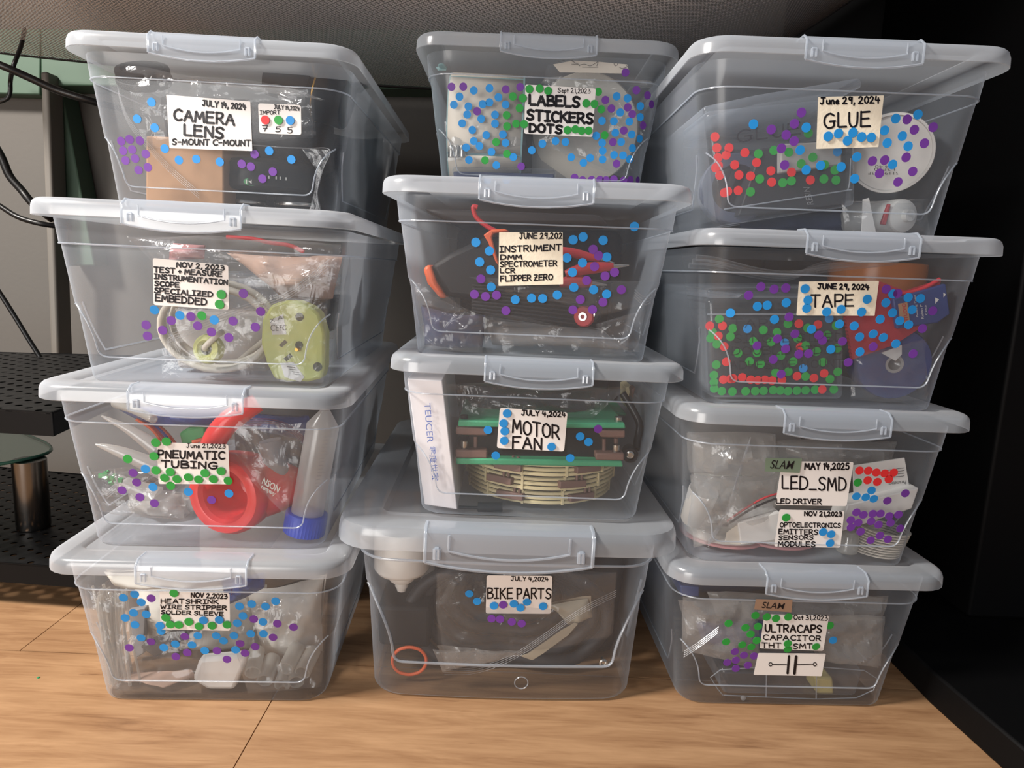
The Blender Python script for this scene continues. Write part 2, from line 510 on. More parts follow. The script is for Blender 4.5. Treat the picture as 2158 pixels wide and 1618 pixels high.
def strokes(text, rnd):
    x = 0; out = []
    for ch in text:
        if ch == ' ':
            x += .42; continue
        for st in G[ch].split(';'):
            sm = st[0] == '~'
            pts = [V((*map(float, p.split(',')), 0)) for p in st.lstrip('~').split()]
            if sm: pts = spline(pts, 5)
            jx, jy = rnd.uniform(-.03, .03), rnd.uniform(-.03, .03)
            out.append([(x+p.x+jx, p.y+jy) for p in pts])
        x += ADV[ch]+.28
    return out, x-.28
def ribbon(mb, pts, w, mapf):
    """marker stroke: quads and round joints drawn in crop coordinates, then laid on the surface"""
    for (x0, y0), (x1, y1) in zip(pts, pts[1:]):
        dx, dy = x1-x0, y1-y0; l = math.hypot(dx, dy)
        if l < 1e-6: continue
        nx, ny = -dy/l*w/2, dx/l*w/2
        q = [(x0+nx, y0+ny), (x0-nx, y0-ny), (x1-nx, y1-ny), (x1+nx, y1+ny)]
        mb.add([mapf(*p) for p in q], [(0, 1, 2, 3)])
    for i, (x, y) in enumerate(pts):
        if i in (0, len(pts)-1) or i % 2 == 0:
            mb.add([mapf(x+w/2*math.cos(a*PI/4), y-w/2*math.sin(a*PI/4)) for a in range(8)], [tuple(range(8))])
def write(mb, text, x0, y0, x1, y1, h, w, mapf, seed=0):
    rnd = random.Random(text+str(seed))
    st, tot = strokes(text, rnd)
    for s_ in st:
        P = []
        for gx, gy in s_:
            t = gx/tot
            P.append((x0+(x1-x0)*t, y0+(y1-y0)*t-gy*h))
        ribbon(mb, P, w*1.12, mapf)
def plane_of(b, q):
    """flat plane touching the front wall at the middle of the quad q; returns a map (u, v, lift) -> point"""
    p = onface(b, sum(k[0] for k in q)/4, sum(k[1] for k in q)/4); M = faceM(b, p)
    nn = V((M[0][2], M[1][2], M[2][2]))
    def f(u, v, off):
        o, d = lray(b, u, v)
        return o+d*((p+nn*off-o).dot(nn)/d.dot(nn))
    return f
def label(b, quad, lines, mat='white_label', r=9, extra=None, lbl=None, name='paper_label', lift=.0003):
    """rounded label on the front wall with writing on it"""
    q = pairs(quad); poly = []; pf = plane_of(b, q)
    for i in range(4):
        P0, P1, P2 = V(q[i-1]), V(q[i]), V(q[(i+1) % 4])
        a = P1+(P0-P1).normalized()*r; c = P1+(P2-P1).normalized()*r
        for k in range(5):
            t = k/4
            poly.append(a*(1-t)**2+P1*2*t*(1-t)+c*t*t)
    mb = MB(); n = len(poly)
    A = [pf(p.x, p.y, lift) for p in poly]; B_ = [pf(p.x, p.y, lift+.00025) for p in poly]
    mb.add(A+B_, [tuple(range(n-1, -1, -1)), tuple(range(n, 2*n))]+[(i, (i+1) % n, n+(i+1) % n, n+i) for i in range(n)])
    lo = part(ROOT[b], name, mb, mat, smooth=None, label=lbl)
    if lines or extra:
        tx = MB(); mf = lambda u, v: pf(u, v, lift+.00045)
        for k, (t, x0, y0, x1, y1, h, w) in enumerate(lines):
            write(tx, t, x0, y0, x1, y1, h, w, mf, k)
        if extra: extra(tx, mf)
        part(lo, 'handwriting', tx, 'ink', smooth=None)
    return lo

DESC = {
 'A1': 'clear lidded storage box labelled CAMERA LENS, top of the left stack',
 'A2': 'clear lidded storage box labelled TEST + MEASURE, holding a coiled white cable',
 'A3': 'clear lidded storage box labelled PNEUMATIC TUBING, holding a red funnel-like hose',
 'A4': 'clear lidded storage box labelled HEATSHRINK, on the wooden floor at left',
 'B1': 'clear lidded storage box labelled LABELS STICKERS DOTS, set back under the dark mesh',
 'B2': 'clear lidded storage box labelled INSTRUMENT DMM SPECTROMETER on cream tape',
 'B3': 'clear lidded storage box labelled MOTOR FAN, with a white carton inside',
 'B4': 'larger clear storage box with thick lid labelled BIKE PARTS, on the floor in the middle',
 'C1': 'clear lidded storage box labelled GLUE, top of the right stack',
 'C2': 'clear lidded storage box labelled TAPE, holding a smaller dotted box',
 'C3': 'clear lidded storage box labelled LED_SMD and OPTOELECTRONICS',
 'C4': 'clear lidded storage box labelled ULTRACAPS with a drawn capacitor symbol, on the floor at right'}
def box_object(k, desc, frame, ms, group=None):
    r = bpy.data.objects.new('storage_box', None); r.empty_display_size = .02
    COL.objects.link(r); r.matrix_world = frame
    r['label'] = desc; r['category'] = 'storage box'
    if group: r['group'] = group
    TC[r.name] = V((0, 0, 0))
    body_me, rim_me, lid_me, latch_me, lat2 = ms
    bo = link('body', body_me, r)
    link('moulded_ridge', rim_me, bo)
    lo = link('lid', lid_me, r); lo['label'] = 'frosted lid'
    la = link('latch', latch_me, r)
    link('latch_ridge', lat2, la)
    return r
for k in POSE:
    ROOT[k] = box_object(k, DESC[k], FR[k], MBK if k == 'B4' else M6, 'clear storage boxes in three stacks')
# ------------------------------------------------------------------ labels and dots
label('A1', "730,436 1247,478 1259,782 750,764", [('JULY 14, 2024', 952, 504, 1218, 528, 34, 8), ('CAMERA', 776, 592, 1148, 622, 66, 13), ('LENS', 842, 684, 1080, 706, 66, 14), ('S-MOUNT C-MOUNT', 768, 742, 1248, 750, 34, 8)], r=4)
label('A1', "1294,489 1558,500 1560,684 1302,672", [('JULY 14,2024', 1392, 522, 1548, 534, 24, 4.5), ('IMPORT', 1306, 556, 1428, 556, 22, 4), ('7', 1320, 660, 1353, 660, 34, 5), ('5', 1402, 664, 1430, 664, 32, 5), ('5', 1475, 670, 1503, 670, 34, 5)], r=16)
dots('A1', 'b', "639,482 551,585 659,639 721,767 808,838 915,832 1059,849 1363,781 1499,834")
dots('A1', 'p', "453,722 505,711 568,719 465,780 521,773 604,800 480,840 539,828 560,899 617,882 1273,801 1194,862 1250,878 1385,909 1321,952")
dots('A1', 'r', "1338,591", .0004); dots('A1', 'g', "1419,592", .0004); dots('A1', 'b', "1491,594", .0004)
label('A2', "760,333 1190,375 1193,628 765,600", [('NOV 2, 2023', 896, 384, 1165, 404, 27, 7.5), ('TEST + MEASURE', 768, 412, 1153, 440, 28, 7.5), ('INSTRUMENTATION', 770, 450, 1185, 486, 27, 7.5), ('SCOPE', 772, 491, 910, 500, 26, 7.5), ('SPECIALIZED', 770, 530, 1100, 555, 28, 7.5), ('EMBEDDED', 776, 576, 1066, 602, 36, 8)], r=14)
dots('A2', 'g', "1150,541 1140,597", .0004); dots('A2', 'g', "1039,661")
dots('A2', 'b', "770,628 915,659 1110,685")
dots('A2', 'p', "1276,535 1374,637 978,666 866,689 1217,692 723,714 1344,726 1016,719 817,744 1094,754 731,777 1193,785")
label('A3', "755,570 1163,583 1172,810 767,808", [('June 21,2023', 925, 602, 1146, 606, 24, 4), ('PNEUMATIC', 766, 660, 1142, 668, 42, 9.5), ('TUBING', 784, 712, 1100, 722, 36, 9)], r=12)
dots('A3', 'g', "750,573 811,567 740,651 751,731 833,740 801,774 871,781 936,771 994,783 1030,747 1078,781 1122,736 1162,790 835,818", .0004); dots('A3', 'g', "591,666")
dots('A3', 'b', "692,723 735,826 936,853 1167,862")
dots('A3', 'p', "622,745 642,799 559,844 661,883 743,918 1068,899")
label('A4', "828,436 1270,448 1274,686 833,678", [('NOV 2,2023', 1028, 474, 1254, 484, 28, 7), ('HEATSHRINK', 838, 512, 1199, 516, 26, 6.5), ('WIRE STRIPPER', 836, 547, 1250, 555, 25, 6.5), ('SOLDER SLEEVE', 838, 580, 1230, 592, 23, 6)], r=12)
dots('A4', 'g', "919,449 867,604 895,647 949,649 1012,630 1077,658 1159,654 1254,648", .0004)
dots('A4', 'b', "600,478 671,455 712,506 664,573 611,604 744,582 673,648 838,687 1333,531 1410,517 1497,532 1561,499 1355,592 1319,638 1481,630 711,731 1070,717 1186,718 1298,717 1404,705 1484,705 1232,749 1033,775 928,770 855,792 1114,811 1308,806")
dots('A4', 'b', "831,654 1105,621 1205,618", .0004)
dots('A4', 'p', "775,481 1423,612 1572,641 1674,663 1545,727 988,722 774,755 637,793 1003,824 931,849 1191,812 1337,766 1432,786 1368,827 1254,866")
label('B1', "888,532 1423,563 1398,930 880,905", [('Sept 21,2023', 1135, 592, 1380, 600, 34, 5), ('LABELS', 920, 686, 1300, 702, 74, 19), ('STICKERS', 905, 800, 1400, 830, 74, 19), ('DOTS', 920, 890, 1165, 904, 60, 18)], r=16)
dots('B1', 'p', "329,550 418,549 740,570 850,552 523,735 857,1153 1648,442 1730,576 1815,615 1845,683 1496,650 1665,706 1541,715 1699,757 1781,843 1635,881 1552,969 1580,1133 1262,1238 1322,1257 1391,1255 1454,1254 1500,1257 1560,1250 1633,1261 1685,1255 1740,1258")
dots('B1', 'g', "919,567 997,563 1061,580 1350,675 1208,878 1267,872 1315,883 1368,882 1412,680 870,636 879,833", .0004)
dots('B1', 'g', "1441,588 794,623 845,711 747,765 750,849 818,830 1464,720 667,969 749,1058 583,1106 1490,917")
dots('B1', 'b', "498,578 617,561 390,625 685,630 347,686 457,699 565,682 617,668 739,685 448,760 659,762 554,793 410,827 659,830 487,877 592,916 719,911 498,961 541,999 739,975 440,1010 632,1043 461,1104 798,1082 669,1144 602,1260 747,1257 1018,982 1118,961 1193,968 938,1031 1236,1084 1581,622 1663,637 1760,697 1608,745 1759,780 1470,808 1560,811 1677,814 1571,899 1425,921 1695,911 1755,943 1471,975 1615,968 1475,1035 1700,1015 1380,1089 1329,1126 1474,1101 1561,1066 1629,1070 1678,1099")
label('B2', "838,368 1251,367 1254,706 834,716", [('JUNE 29,202', 970, 410, 1246, 408, 36, 7.5), ('INSTRUMENT', 842, 498, 1240, 484, 38, 8), ('DMM', 848, 545, 985, 543, 29, 8), ('SPECTROMETER', 845, 592, 1213, 586, 34, 7), ('LCR', 845, 633, 940, 632, 30, 7), ('FLIPPER ZERO', 847, 688, 1184, 676, 36, 7.5)], 'cream_label', r=5, lbl='cream tape label')
dots('B2', 'b', "687,433 775,490 712,561 783,613 787,723 1319,417 1384,398 1514,420 1717,331 1279,534 1538,529 1380,566 1315,628 1324,726 1452,741 1537,770 1216,775 1049,796 1121,798 943,806")
dots('B2', 'p', "1449,479 1484,519 1458,591 1588,628 1527,652 1407,681 1633,741 1366,805 1513,822 1318,872 1445,870 720,671 678,771 750,785 821,776 882,877")
label('B3', "843,428 1283,458 1260,713 823,690", [('JULY 4,2024', 985, 476, 1268, 490, 32, 8), ('MOTOR', 925, 588, 1228, 632, 86, 11), ('FAN', 927, 690, 1112, 700, 74, 11)], r=18)
dots('B3', 'b', "890,466 867,530 874,581 871,643 1178,682", .0004)
dots('B3', 'b', "766,573 816,739 1365,615 1419,651 1300,755"); dots('B3', 'p', "1481,566")
label('B4', "953,432 1345,435 1337,662 947,660", [('JULY 4,2024', 1099, 464, 1320, 468, 25, 5), ('BIKE PARTS', 960, 570, 1337, 572, 60, 8)], r=13)
dots('B4', 'b', "996,614 1115,602 1155,626 1194,592 1290,617", .0004); dots('B4', 'p', "1051,608", .0004)
dots('B4', 'b', "849,542 896,587"); dots('B4', 'p', "982,691 1033,694 1103,710 1162,720")
label('C1', "906,388 1306,378 1273,692 895,703", [('June 29, 2024', 920, 432, 1280, 425, 40, 9), ('GLUE', 942, 575, 1222, 565, 88, 11)], 'cream_label', r=4, lbl='cream tape label')
dots('C1', 'b', "967,627 1030,609 1085,653 1118,604 1170,631 1229,634", .0004)
dots('C1', 'b', "513,553 834,573 797,710 834,831 921,804 1046,813 1128,884 1141,752 1310,591 1326,667 1378,519 1418,625 1453,687 1513,494 1359,798")
dots('C1', 'p', "804,482 621,585 762,550 712,618 760,656 683,700 702,801 1447,524 1491,587 1605,571 1552,669 1441,754 1236,777 1311,771 1279,852 1481,840 1391,904")
label('C2', "820,340 1326,335 1298,555 804,553", [('JUNE 29, 2024', 940, 385, 1262, 390, 32, 9), ('TAPE', 897, 500, 1165, 497, 76, 10)], 'cream_label', r=5, lbl='cream tape label')
dots('C2', 'b', "859,385 877,456 869,508 995,530 1086,515 1216,531 1251,451", .0004)
dots('C2', 'b', "558,496 620,489 740,473 387,538 666,578 1413,417 1369,473 1510,440 1588,446 1411,537 1535,517 1333,577 1457,587 1513,612 1169,620 1076,608 900,640 1289,670 1203,689 1353,692 1432,732 1205,783 1022,767")
dots('C2', 'p', "580,372 663,387 737,380 502,426 1371,387 1443,414 1665,524 1600,636 758,563 795,670 684,700 946,677 970,711 1095,717 556,744 736,764 820,797 881,794 658,831 1289,750 1131,849 1541,795 708,924")
label('C3', "850,450 1330,455 1282,750 805,742", [('MAY 14,2025', 1003, 503, 1298, 505, 42, 9), ('LED_SMD', 854, 635, 1278, 645, 86, 10), ('LED DRIVER', 812, 733, 1114, 736, 32, 7)], r=14)
label('C3', "833,772 1268,782 1240,1028 798,1020", [('NOV 21,2023', 1001, 815, 1250, 818, 30, 7), ('OPTOELECTRONICS', 838, 890, 1243, 893, 29, 6), ('EMITTERS', 830, 935, 1090, 940, 31, 7), ('SENSORS', 828, 975, 1060, 973, 27, 6.5), ('MODULES', 826, 1018, 1072, 1022, 32, 7)], r=14)
dots('C3', 'g', "878,827", .0004); dots('C3', 'g', "1357,592"); dots('C3', 'b', "1125,923 1179,938 1172,998", .0004); dots('C3', 'b', "1348,684 1449,645 1410,690 1464,701")
dots('C3', 'r', "1368,512 1427,513 1481,525 1537,531 1597,526 1423,577 1488,588 1565,570")
dots('C3', 'p', "1555,714 1675,664 1348,791 1395,808 1457,801 1509,800 1567,816 1629,806 1310,843 1360,861 1446,851 1496,874 1576,862 1311,891 1376,920 1640,899 1505,946 1443,978 1558,971")
label('C4', "800,510 1252,522 1212,768 765,750", [('Oct 31,2023', 1006, 548, 1240, 555, 32, 6), ('ULTRACAPS', 806, 635, 1200, 640, 50, 10), ('CAPACITOR', 793, 690, 1195, 698, 34, 7), ('THT', 782, 745, 915, 748, 34, 7), ('SMT', 1000, 752, 1135, 752, 34, 7)], r=14)
def capsym(tx, mf):
    ribbon(tx, [(855, 862), (955, 865)], 6, mf); ribbon(tx, [(1028, 865), (1138, 860)], 6, mf)
    ribbon(tx, [(972, 806), (962, 924)], 17, mf); ribbon(tx, [(1022, 808), (1010, 926)], 20, mf)
    for cx, cy in ((843, 862), (1153, 862)):
        ribbon(tx, [(cx+12*math.cos(a*PI/6), cy+12*math.sin(a*PI/6)) for a in range(13)], 6, mf)
label('C4', "757,782 1230,787 1200,945 723,935", [], 'white_label', r=8, extra=capsym, lbl='white label with a drawn capacitor symbol')
dots('C4', 'g', "736,520 549,575 667,605 1257,590 532,704 645,725 708,740 703,650"); dots('C4', 'g', "817,531 880,541 967,531 755,597 746,695 963,717 963,757 1161,738", .0004)
dots('C4', 'p', "593,773 656,798 727,803 600,833 540,849 684,868 600,890"); dots('C4', 'b', "1280,693")
MT['slam_green'] = solid('green_grey_tape', (122, 142, 122), .35, trans=.15)
MT['slam_copper'] = solid('copper_brown_tape', (168, 138, 116), .35, trans=.1)
def font_mesh(txt, bold=0, shear=0, size=1):
    c = bpy.data.curves.new('printed_text', 'FONT'); c.body = txt; c.size = size; c.shear = shear; c.offset = bold
    o = bpy.data.objects.new('t', c); COL.objects.link(o)
    bpy.context.view_layer.update()
    dg = bpy.context.evaluated_depsgraph_get()
    me = bpy.data.meshes.new_from_object(o.evaluated_get(dg))
    vs = [v.co.copy() for v in me.vertices]; fs = [tuple(p.vertices) for p in me.polygons]
    bpy.data.objects.remove(o)
    bpy.data.meshes.remove(me)
    x0 = min(v.x for v in vs); x1 = max(v.x for v in vs); y0 = min(v.y for v in vs); y1 = max(v.y for v in vs)
    return [((v.x-x0)/(x1-x0), (v.y-y0)/(y1-y0)) for v in vs], fs
def printed(txt, P00, P10, P01, bold=0, shear=0, fn=None):
    """printed words as a mesh filling the parallelogram P00 (start of the baseline), P10 (its end), P01 (top of the start)"""
    vs, fs = font_mesh(txt, bold, shear)
    mb = MB(); P00, P10, P01 = V(P00), V(P10), V(P01)
    pts = [P00+(P10-P00)*x+(P01-P00)*y for x, y in vs]
    if fn: pts = [fn(p.x, p.y) for p in pts]
    mb.add(pts, fs); return mb
for b, q, m, t0, t1, t2, ds in (('C3', "742,428 985,432 968,528 735,518", 'slam_green', (770, 498), (930, 504), (776, 442), 'green-grey printed tape'),
                               ('C4', "740,405 997,412 988,498 728,478", 'slam_copper', (780, 468), (943, 478), (782, 424), 'copper-brown printed tape')):
    mb = MB(); pf = plane_of(b, pairs(q)); P = [pf(*p, .0016) for p in pairs(q)]+[pf(*p, .0018) for p in pairs(q)]
    mb.add(P, [(3, 2, 1, 0), (4, 5, 6, 7)]+[(i, (i+1) % 4, 4+(i+1) % 4, 4+i) for i in range(4)])
    lo = part(ROOT[b], 'tape_strip', mb, m, smooth=None, label=ds)
    part(lo, 'printed_word', printed('SLAM', (*t0, 0), (*t1, 0), (*t2, 0), bold=.004, shear=.25, fn=lambda u, v: pf(u, v, .0020)), 'ink', smooth=None)

# ------------------------------------------------------------------ setting
def wood_mat():
    m, nt, out = newmat('light_oak_planks'); L = nt.links.new
    tc = N(nt, 'ShaderNodeTexCoord'); mp = N(nt, 'ShaderNodeMapping'); L(tc.outputs['Object'], mp.inputs[0])
    mp.inputs['Scale'].default_value = (1.6, 11, 1)
    n1 = N(nt, 'ShaderNodeTexNoise'); n1.inputs['Scale'].default_value = 7; n1.inputs['Detail'].default_value = 8; n1.inputs['Roughness'].default_value = .62; n1.inputs['Distortion'].default_value = .6
    L(mp.outputs[0], n1.inputs['Vector'])
    mp2 = N(nt, 'ShaderNodeMapping'); mp2.inputs['Scale'].default_value = (3, 40, 1); L(tc.outputs['Object'], mp2.inputs[0])
    n2 = N(nt, 'ShaderNodeTexNoise'); n2.inputs['Scale'].default_value = 12; n2.inputs['Detail'].default_value = 5; L(mp2.outputs[0], n2.inputs['Vector'])
    n3 = N(nt, 'ShaderNodeTexNoise'); n3.inputs['Scale'].default_value = 4; n3.inputs['Detail'].default_value = 2; L(tc.outputs['Object'], n3.inputs['Vector'])
    a = N(nt, 'ShaderNodeMath', operation='MULTIPLY_ADD'); a.inputs[1].default_value = .3; L(n2.outputs['Fac'], a.inputs[0]); L(n1.outputs['Fac'], a.inputs[2])
    a2 = N(nt, 'ShaderNodeMath', operation='MULTIPLY_ADD'); a2.inputs[1].default_value = .25; L(n3.outputs['Fac'], a2.inputs[0]); L(a.outputs[0], a2.inputs[2])
    cr = N(nt, 'ShaderNodeValToRGB'); e = cr.color_ramp.elements
    e[0].position = .50; e[0].color = srgb(130, 94, 64); e[1].position = 1.0; e[1].color = srgb(184, 145, 108)
    x = e.new(.66); x.color = srgb(156, 118, 84); x = e.new(.82); x.color = srgb(171, 133, 97)
    L(a2.outputs[0], cr.inputs[0])
    # short dark flecks along the grain
    mp3 = N(nt, 'ShaderNodeMapping'); mp3.inputs['Scale'].default_value = (1, 5, 1); L(tc.outputs['Object'], mp3.inputs[0])
    n4 = N(nt, 'ShaderNodeTexNoise'); n4.inputs['Scale'].default_value = 26; n4.inputs['Detail'].default_value = 3; L(mp3.outputs[0], n4.inputs['Vector'])
    fr = N(nt, 'ShaderNodeMapRange'); fr.inputs['From Min'].default_value = .70; fr.inputs['From Max'].default_value = .78; fr.inputs['To Min'].default_value = 0; fr.inputs['To Max'].default_value = .6
    L(n4.outputs['Fac'], fr.inputs['Value'])
    mx = N(nt, 'ShaderNodeMix', data_type='RGBA'); mx.inputs[7].default_value = srgb(96, 60, 38); L(fr.outputs[0], mx.inputs[0]); L(cr.outputs[0], mx.inputs[6])
    p = N(nt, 'ShaderNodeBsdfPrincipled'); p.inputs['Roughness'].default_value = .48; L(mx.outputs[2], p.inputs['Base Color'])
    b = N(nt, 'ShaderNodeBump'); b.inputs['Strength'].default_value = .12; b.inputs['Distance'].default_value = .001; L(a.outputs[0], b.inputs['Height']); L(b.outputs[0], p.inputs['Normal'])
    L(p.outputs[0], out.inputs[0]); return m
MT['wood'] = wood_mat(); MT['seam'] = solid('plank_seam', (112, 84, 56), .8)
def struct(name, mb, mat, **kw):
    o = single(name, None, None, mb, mat, kind='structure', **kw)
    return o
fl = MB()
# planks with joints: rows along x, 1 mm gaps
rows = [(-.6, -.247, 0.1), (-.246, -.055, -.6), (-.054, .137, .3), (.138, .329, .7), (.330, .5222, -.1672), (.5232, .714, -.389), (.715, .906, .1), (.907, 1.098, -.2), (1.099, 1.30, .4), (1.301, 2.2, 0)]
fl.box(-1.6, 2., -.6, 2.2, -.03, -.0012)
floor = struct('floor', fl, 'seam')
pk = MB()
for y0, y1, j in rows:
    pk.box(-1.6, j-.0004, y0, y1-.0002, -.0012, 0); pk.box(j+.0004, 2., y0, y1-.0002, -.0012, 0)
po = part(floor, 'floor_planks', pk, 'wood', smooth=None)
MT['wall'] = solid('grey_painted_wall', (98, 95, 91), .8, nscale=8, namt=.05, bump=.1, bscale=150)
MT['greenpaint'] = solid('grey_green_paint', (74, 98, 82), .6, nscale=6, namt=.06)
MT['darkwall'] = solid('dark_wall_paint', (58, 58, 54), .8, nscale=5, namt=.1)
MT['skirt'] = solid('grey_trim', (118, 114, 108), .6)
struct('wall_back', MB().box(-1.6, 2., .97, 1.01, 0, 1.3), 'wall')
struct('wall_left', MB().box(-1.6, -1.56, -.6, .97, 0, 1.3), 'wall')
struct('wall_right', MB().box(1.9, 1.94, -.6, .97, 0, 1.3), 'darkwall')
# green boards and post behind the left stack
def atz(u, v, z):
    d = ray(u, v); return CAM+d*((z-CZ)/d.z)
def aty(u, v, y):
    d = ray(u, v); return CAM+d*(y/d.y)
def slab(pixels, y, th, mb=None):
    mb = mb or MB(); P = [aty(*q, y) for q in pixels]; Q = [V((p.x, y+th, p.z)) for p in P]; n = len(P)
    mb.add(P+Q, [tuple(range(n-1, -1, -1)), tuple(range(n, 2*n))]+[(i, (i+1) % n, n+(i+1) % n, n+i) for i in range(n)]); return mb
struct('trim_1', slab([(85, 60), (960, 60), (960, 188), (86, 180)], 0.925, .044), 'greenpaint', bevel=.002)
struct('trim_2', slab([(86, 182), (128, 180), (200, 560), (132, 560)], 0.935, .034), 'greenpaint', bevel=.002)
struct('trim_3', slab([(84, 150), (100, 150), (126, 800), (108, 800)], 0.905, .03), 'skirt', bevel=.003)
struct('trim_4', slab([(940, 150), (985, 150), (1000, 420), (955, 420)], 0.935, .034), 'greenpaint', bevel=.002)
struct('trim_5', slab([(-260, 60), (86, 60), (84, 200), (-260, 190)], 0.945, .024), 'greenpaint', bevel=.002)
struct('trim_6', slab([(2118, 210), (2260, 150), (2260, 560), (2085, 560)], 0.945, .024), 'greenpaint', bevel=.002)
# mesh sling overhead
def weave_mat():
    m, nt, out = newmat('mesh_painted_relief'); L = nt.links.new
    uv = N(nt, 'ShaderNodeUVMap'); sp = N(nt, 'ShaderNodeSeparateXYZ'); L(uv.outputs[0], sp.inputs[0])
    def mth(op, a, b=None, c=None):
        n = N(nt, 'ShaderNodeMath', operation=op)
        for i, q in enumerate((a, b, c)):
            if q is None: continue
            if isinstance(q, (int, float)): n.inputs[i].default_value = q
            else: L(q, n.inputs[i])
        return n.outputs[0]
    u, v = sp.outputs[0], sp.outputs[1]       # in cells
    row = mth('FLOOR', v); fv = mth('SUBTRACT', mth('FRACT', v), .5)
    sh = mth('MULTIPLY', mth('MODULO', row, 2), .5)
    uu = mth('ADD', u, sh); fu = mth('SUBTRACT', mth('FRACT', uu), .5)
    # eyelet in each cell
    d = mth('SQRT', mth('ADD', mth('MULTIPLY', mth('MULTIPLY', fu, fu), 1.0), mth('MULTIPLY', mth('MULTIPLY', fv, fv), 1.7)))
    hole = mth('LESS_THAN', d, .31)
    # twisted strand relief
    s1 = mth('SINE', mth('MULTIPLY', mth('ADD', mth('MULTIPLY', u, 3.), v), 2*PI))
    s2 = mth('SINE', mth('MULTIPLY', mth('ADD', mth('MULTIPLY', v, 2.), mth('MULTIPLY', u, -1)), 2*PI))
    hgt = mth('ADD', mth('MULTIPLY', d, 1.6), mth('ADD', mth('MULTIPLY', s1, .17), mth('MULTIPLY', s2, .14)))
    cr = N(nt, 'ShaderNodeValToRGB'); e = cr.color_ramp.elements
    e[0].position = .48; e[0].color = srgb(14, 12, 12); e[1].position = .80; e[1].color = srgb(255, 248, 246)  # strand tops near white, recesses near black: relief light and shade in colour
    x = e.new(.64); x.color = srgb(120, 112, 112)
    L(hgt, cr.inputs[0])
    p = N(nt, 'ShaderNodeBsdfPrincipled'); p.inputs['Roughness'].default_value = .5; L(cr.outputs[0], p.inputs['Base Color'])
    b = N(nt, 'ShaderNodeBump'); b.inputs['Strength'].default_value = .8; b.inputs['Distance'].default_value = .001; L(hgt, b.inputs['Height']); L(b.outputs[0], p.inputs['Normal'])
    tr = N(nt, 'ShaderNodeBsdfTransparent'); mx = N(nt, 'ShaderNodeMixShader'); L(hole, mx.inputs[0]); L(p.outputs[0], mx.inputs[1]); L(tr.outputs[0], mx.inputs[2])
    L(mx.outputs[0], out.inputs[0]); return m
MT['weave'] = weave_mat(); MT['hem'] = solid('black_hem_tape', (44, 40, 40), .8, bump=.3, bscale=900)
MT['lining'] = solid('black_tray_fabric', (15, 15, 16), .9)
def netz(x, y):
    z = .5365+.10*max(0, -x-.35)**2 + 1.25*max(0, x-.08)**2
    return z - .006*math.cos((x+.05)*5)+.010*(1-min(1, abs(y-.62)/.3)**2)*-.4
X0, X1, Y0, Y1 = -.66, .40, .50, .875
root = thing('mesh_sling', 'dark woven mesh sling stretched overhead, sagging above the three stacks', 'mesh sling', c=(0, .6, .55))
mb = MB(); nu, nv = 60, 24
mb.grid(lambda a, b: V((X0+(X1-X0)*a, Y0+(Y1-Y0)*b, netz(X0+(X1-X0)*a, Y0+(Y1-Y0)*b))), nu, nv)
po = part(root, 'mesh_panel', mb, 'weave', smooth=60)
me = po.data; uvl = me.uv_layers.new(name='UVMap')
for lp in me.loops:
    p = mb.v[lp.vertex_index]
    ca, sa = math.cos(.28), math.sin(.28)
    uvl.data[lp.index].uv = ((p.x*ca+p.y*sa)/.0033, (-p.x*sa+p.y*ca)/.0030)
hm = MB()
hm.grid(lambda a, b: V((X0+(X1-X0)*a, Y1-.001+.020*b, netz(X0+(X1-X0)*a, Y1)-.0005+b*.003)), nu, 1)
hm.grid(lambda a, b: V((X1-.001+.018*b, Y0+(Y1+.019-Y0)*a, netz(X1, min(Y1, Y0+(Y1+.019-Y0)*a))-.0003+b*.012)), 24, 1)
part(root, 'hem', hm, 'hem', solidify=.0015)
# solid dark panel of the desk above the sling
r = thing('desk', 'black desk whose top and steel leg stand in deep shade at the right', 'desk', c=(.44, .7, 0))
part(r, 'desk_top', MB().box(-.68, 1.3, .50, .969, .735, .765), 'lining', bevel=.003)
MT['steel'] = solid('black_powder_coat', (8, 8, 9), .55, bump=.03, bscale=500, spec=.15)
def quadbar(P, z0, z1):
    m_ = MB(); n = len(P); m_.add([(x, y, z0) for x, y in P]+[(x, y, z1) for x, y in P], [tuple(range(n-1, -1, -1)), tuple(range(n, 2*n))]+[(i, (i+1) % n, n+(i+1) % n, n+i) for i in range(n)]); return m_
part(r, 'foot_and_shade', quadbar([(.348, .40), (.46, .24), (.70, .30), (.66, .62), (.66, .92), (.335, .92), (.338, .505)], 0, .026), 'steel', bevel=.002)  # right side widened so black steel stands in for shaded floor
part(r, 'leg', quadbar([(.425, .60), (.48, .60), (.50, .915), (.43, .915)], .026, .735), 'steel', bevel=.003)

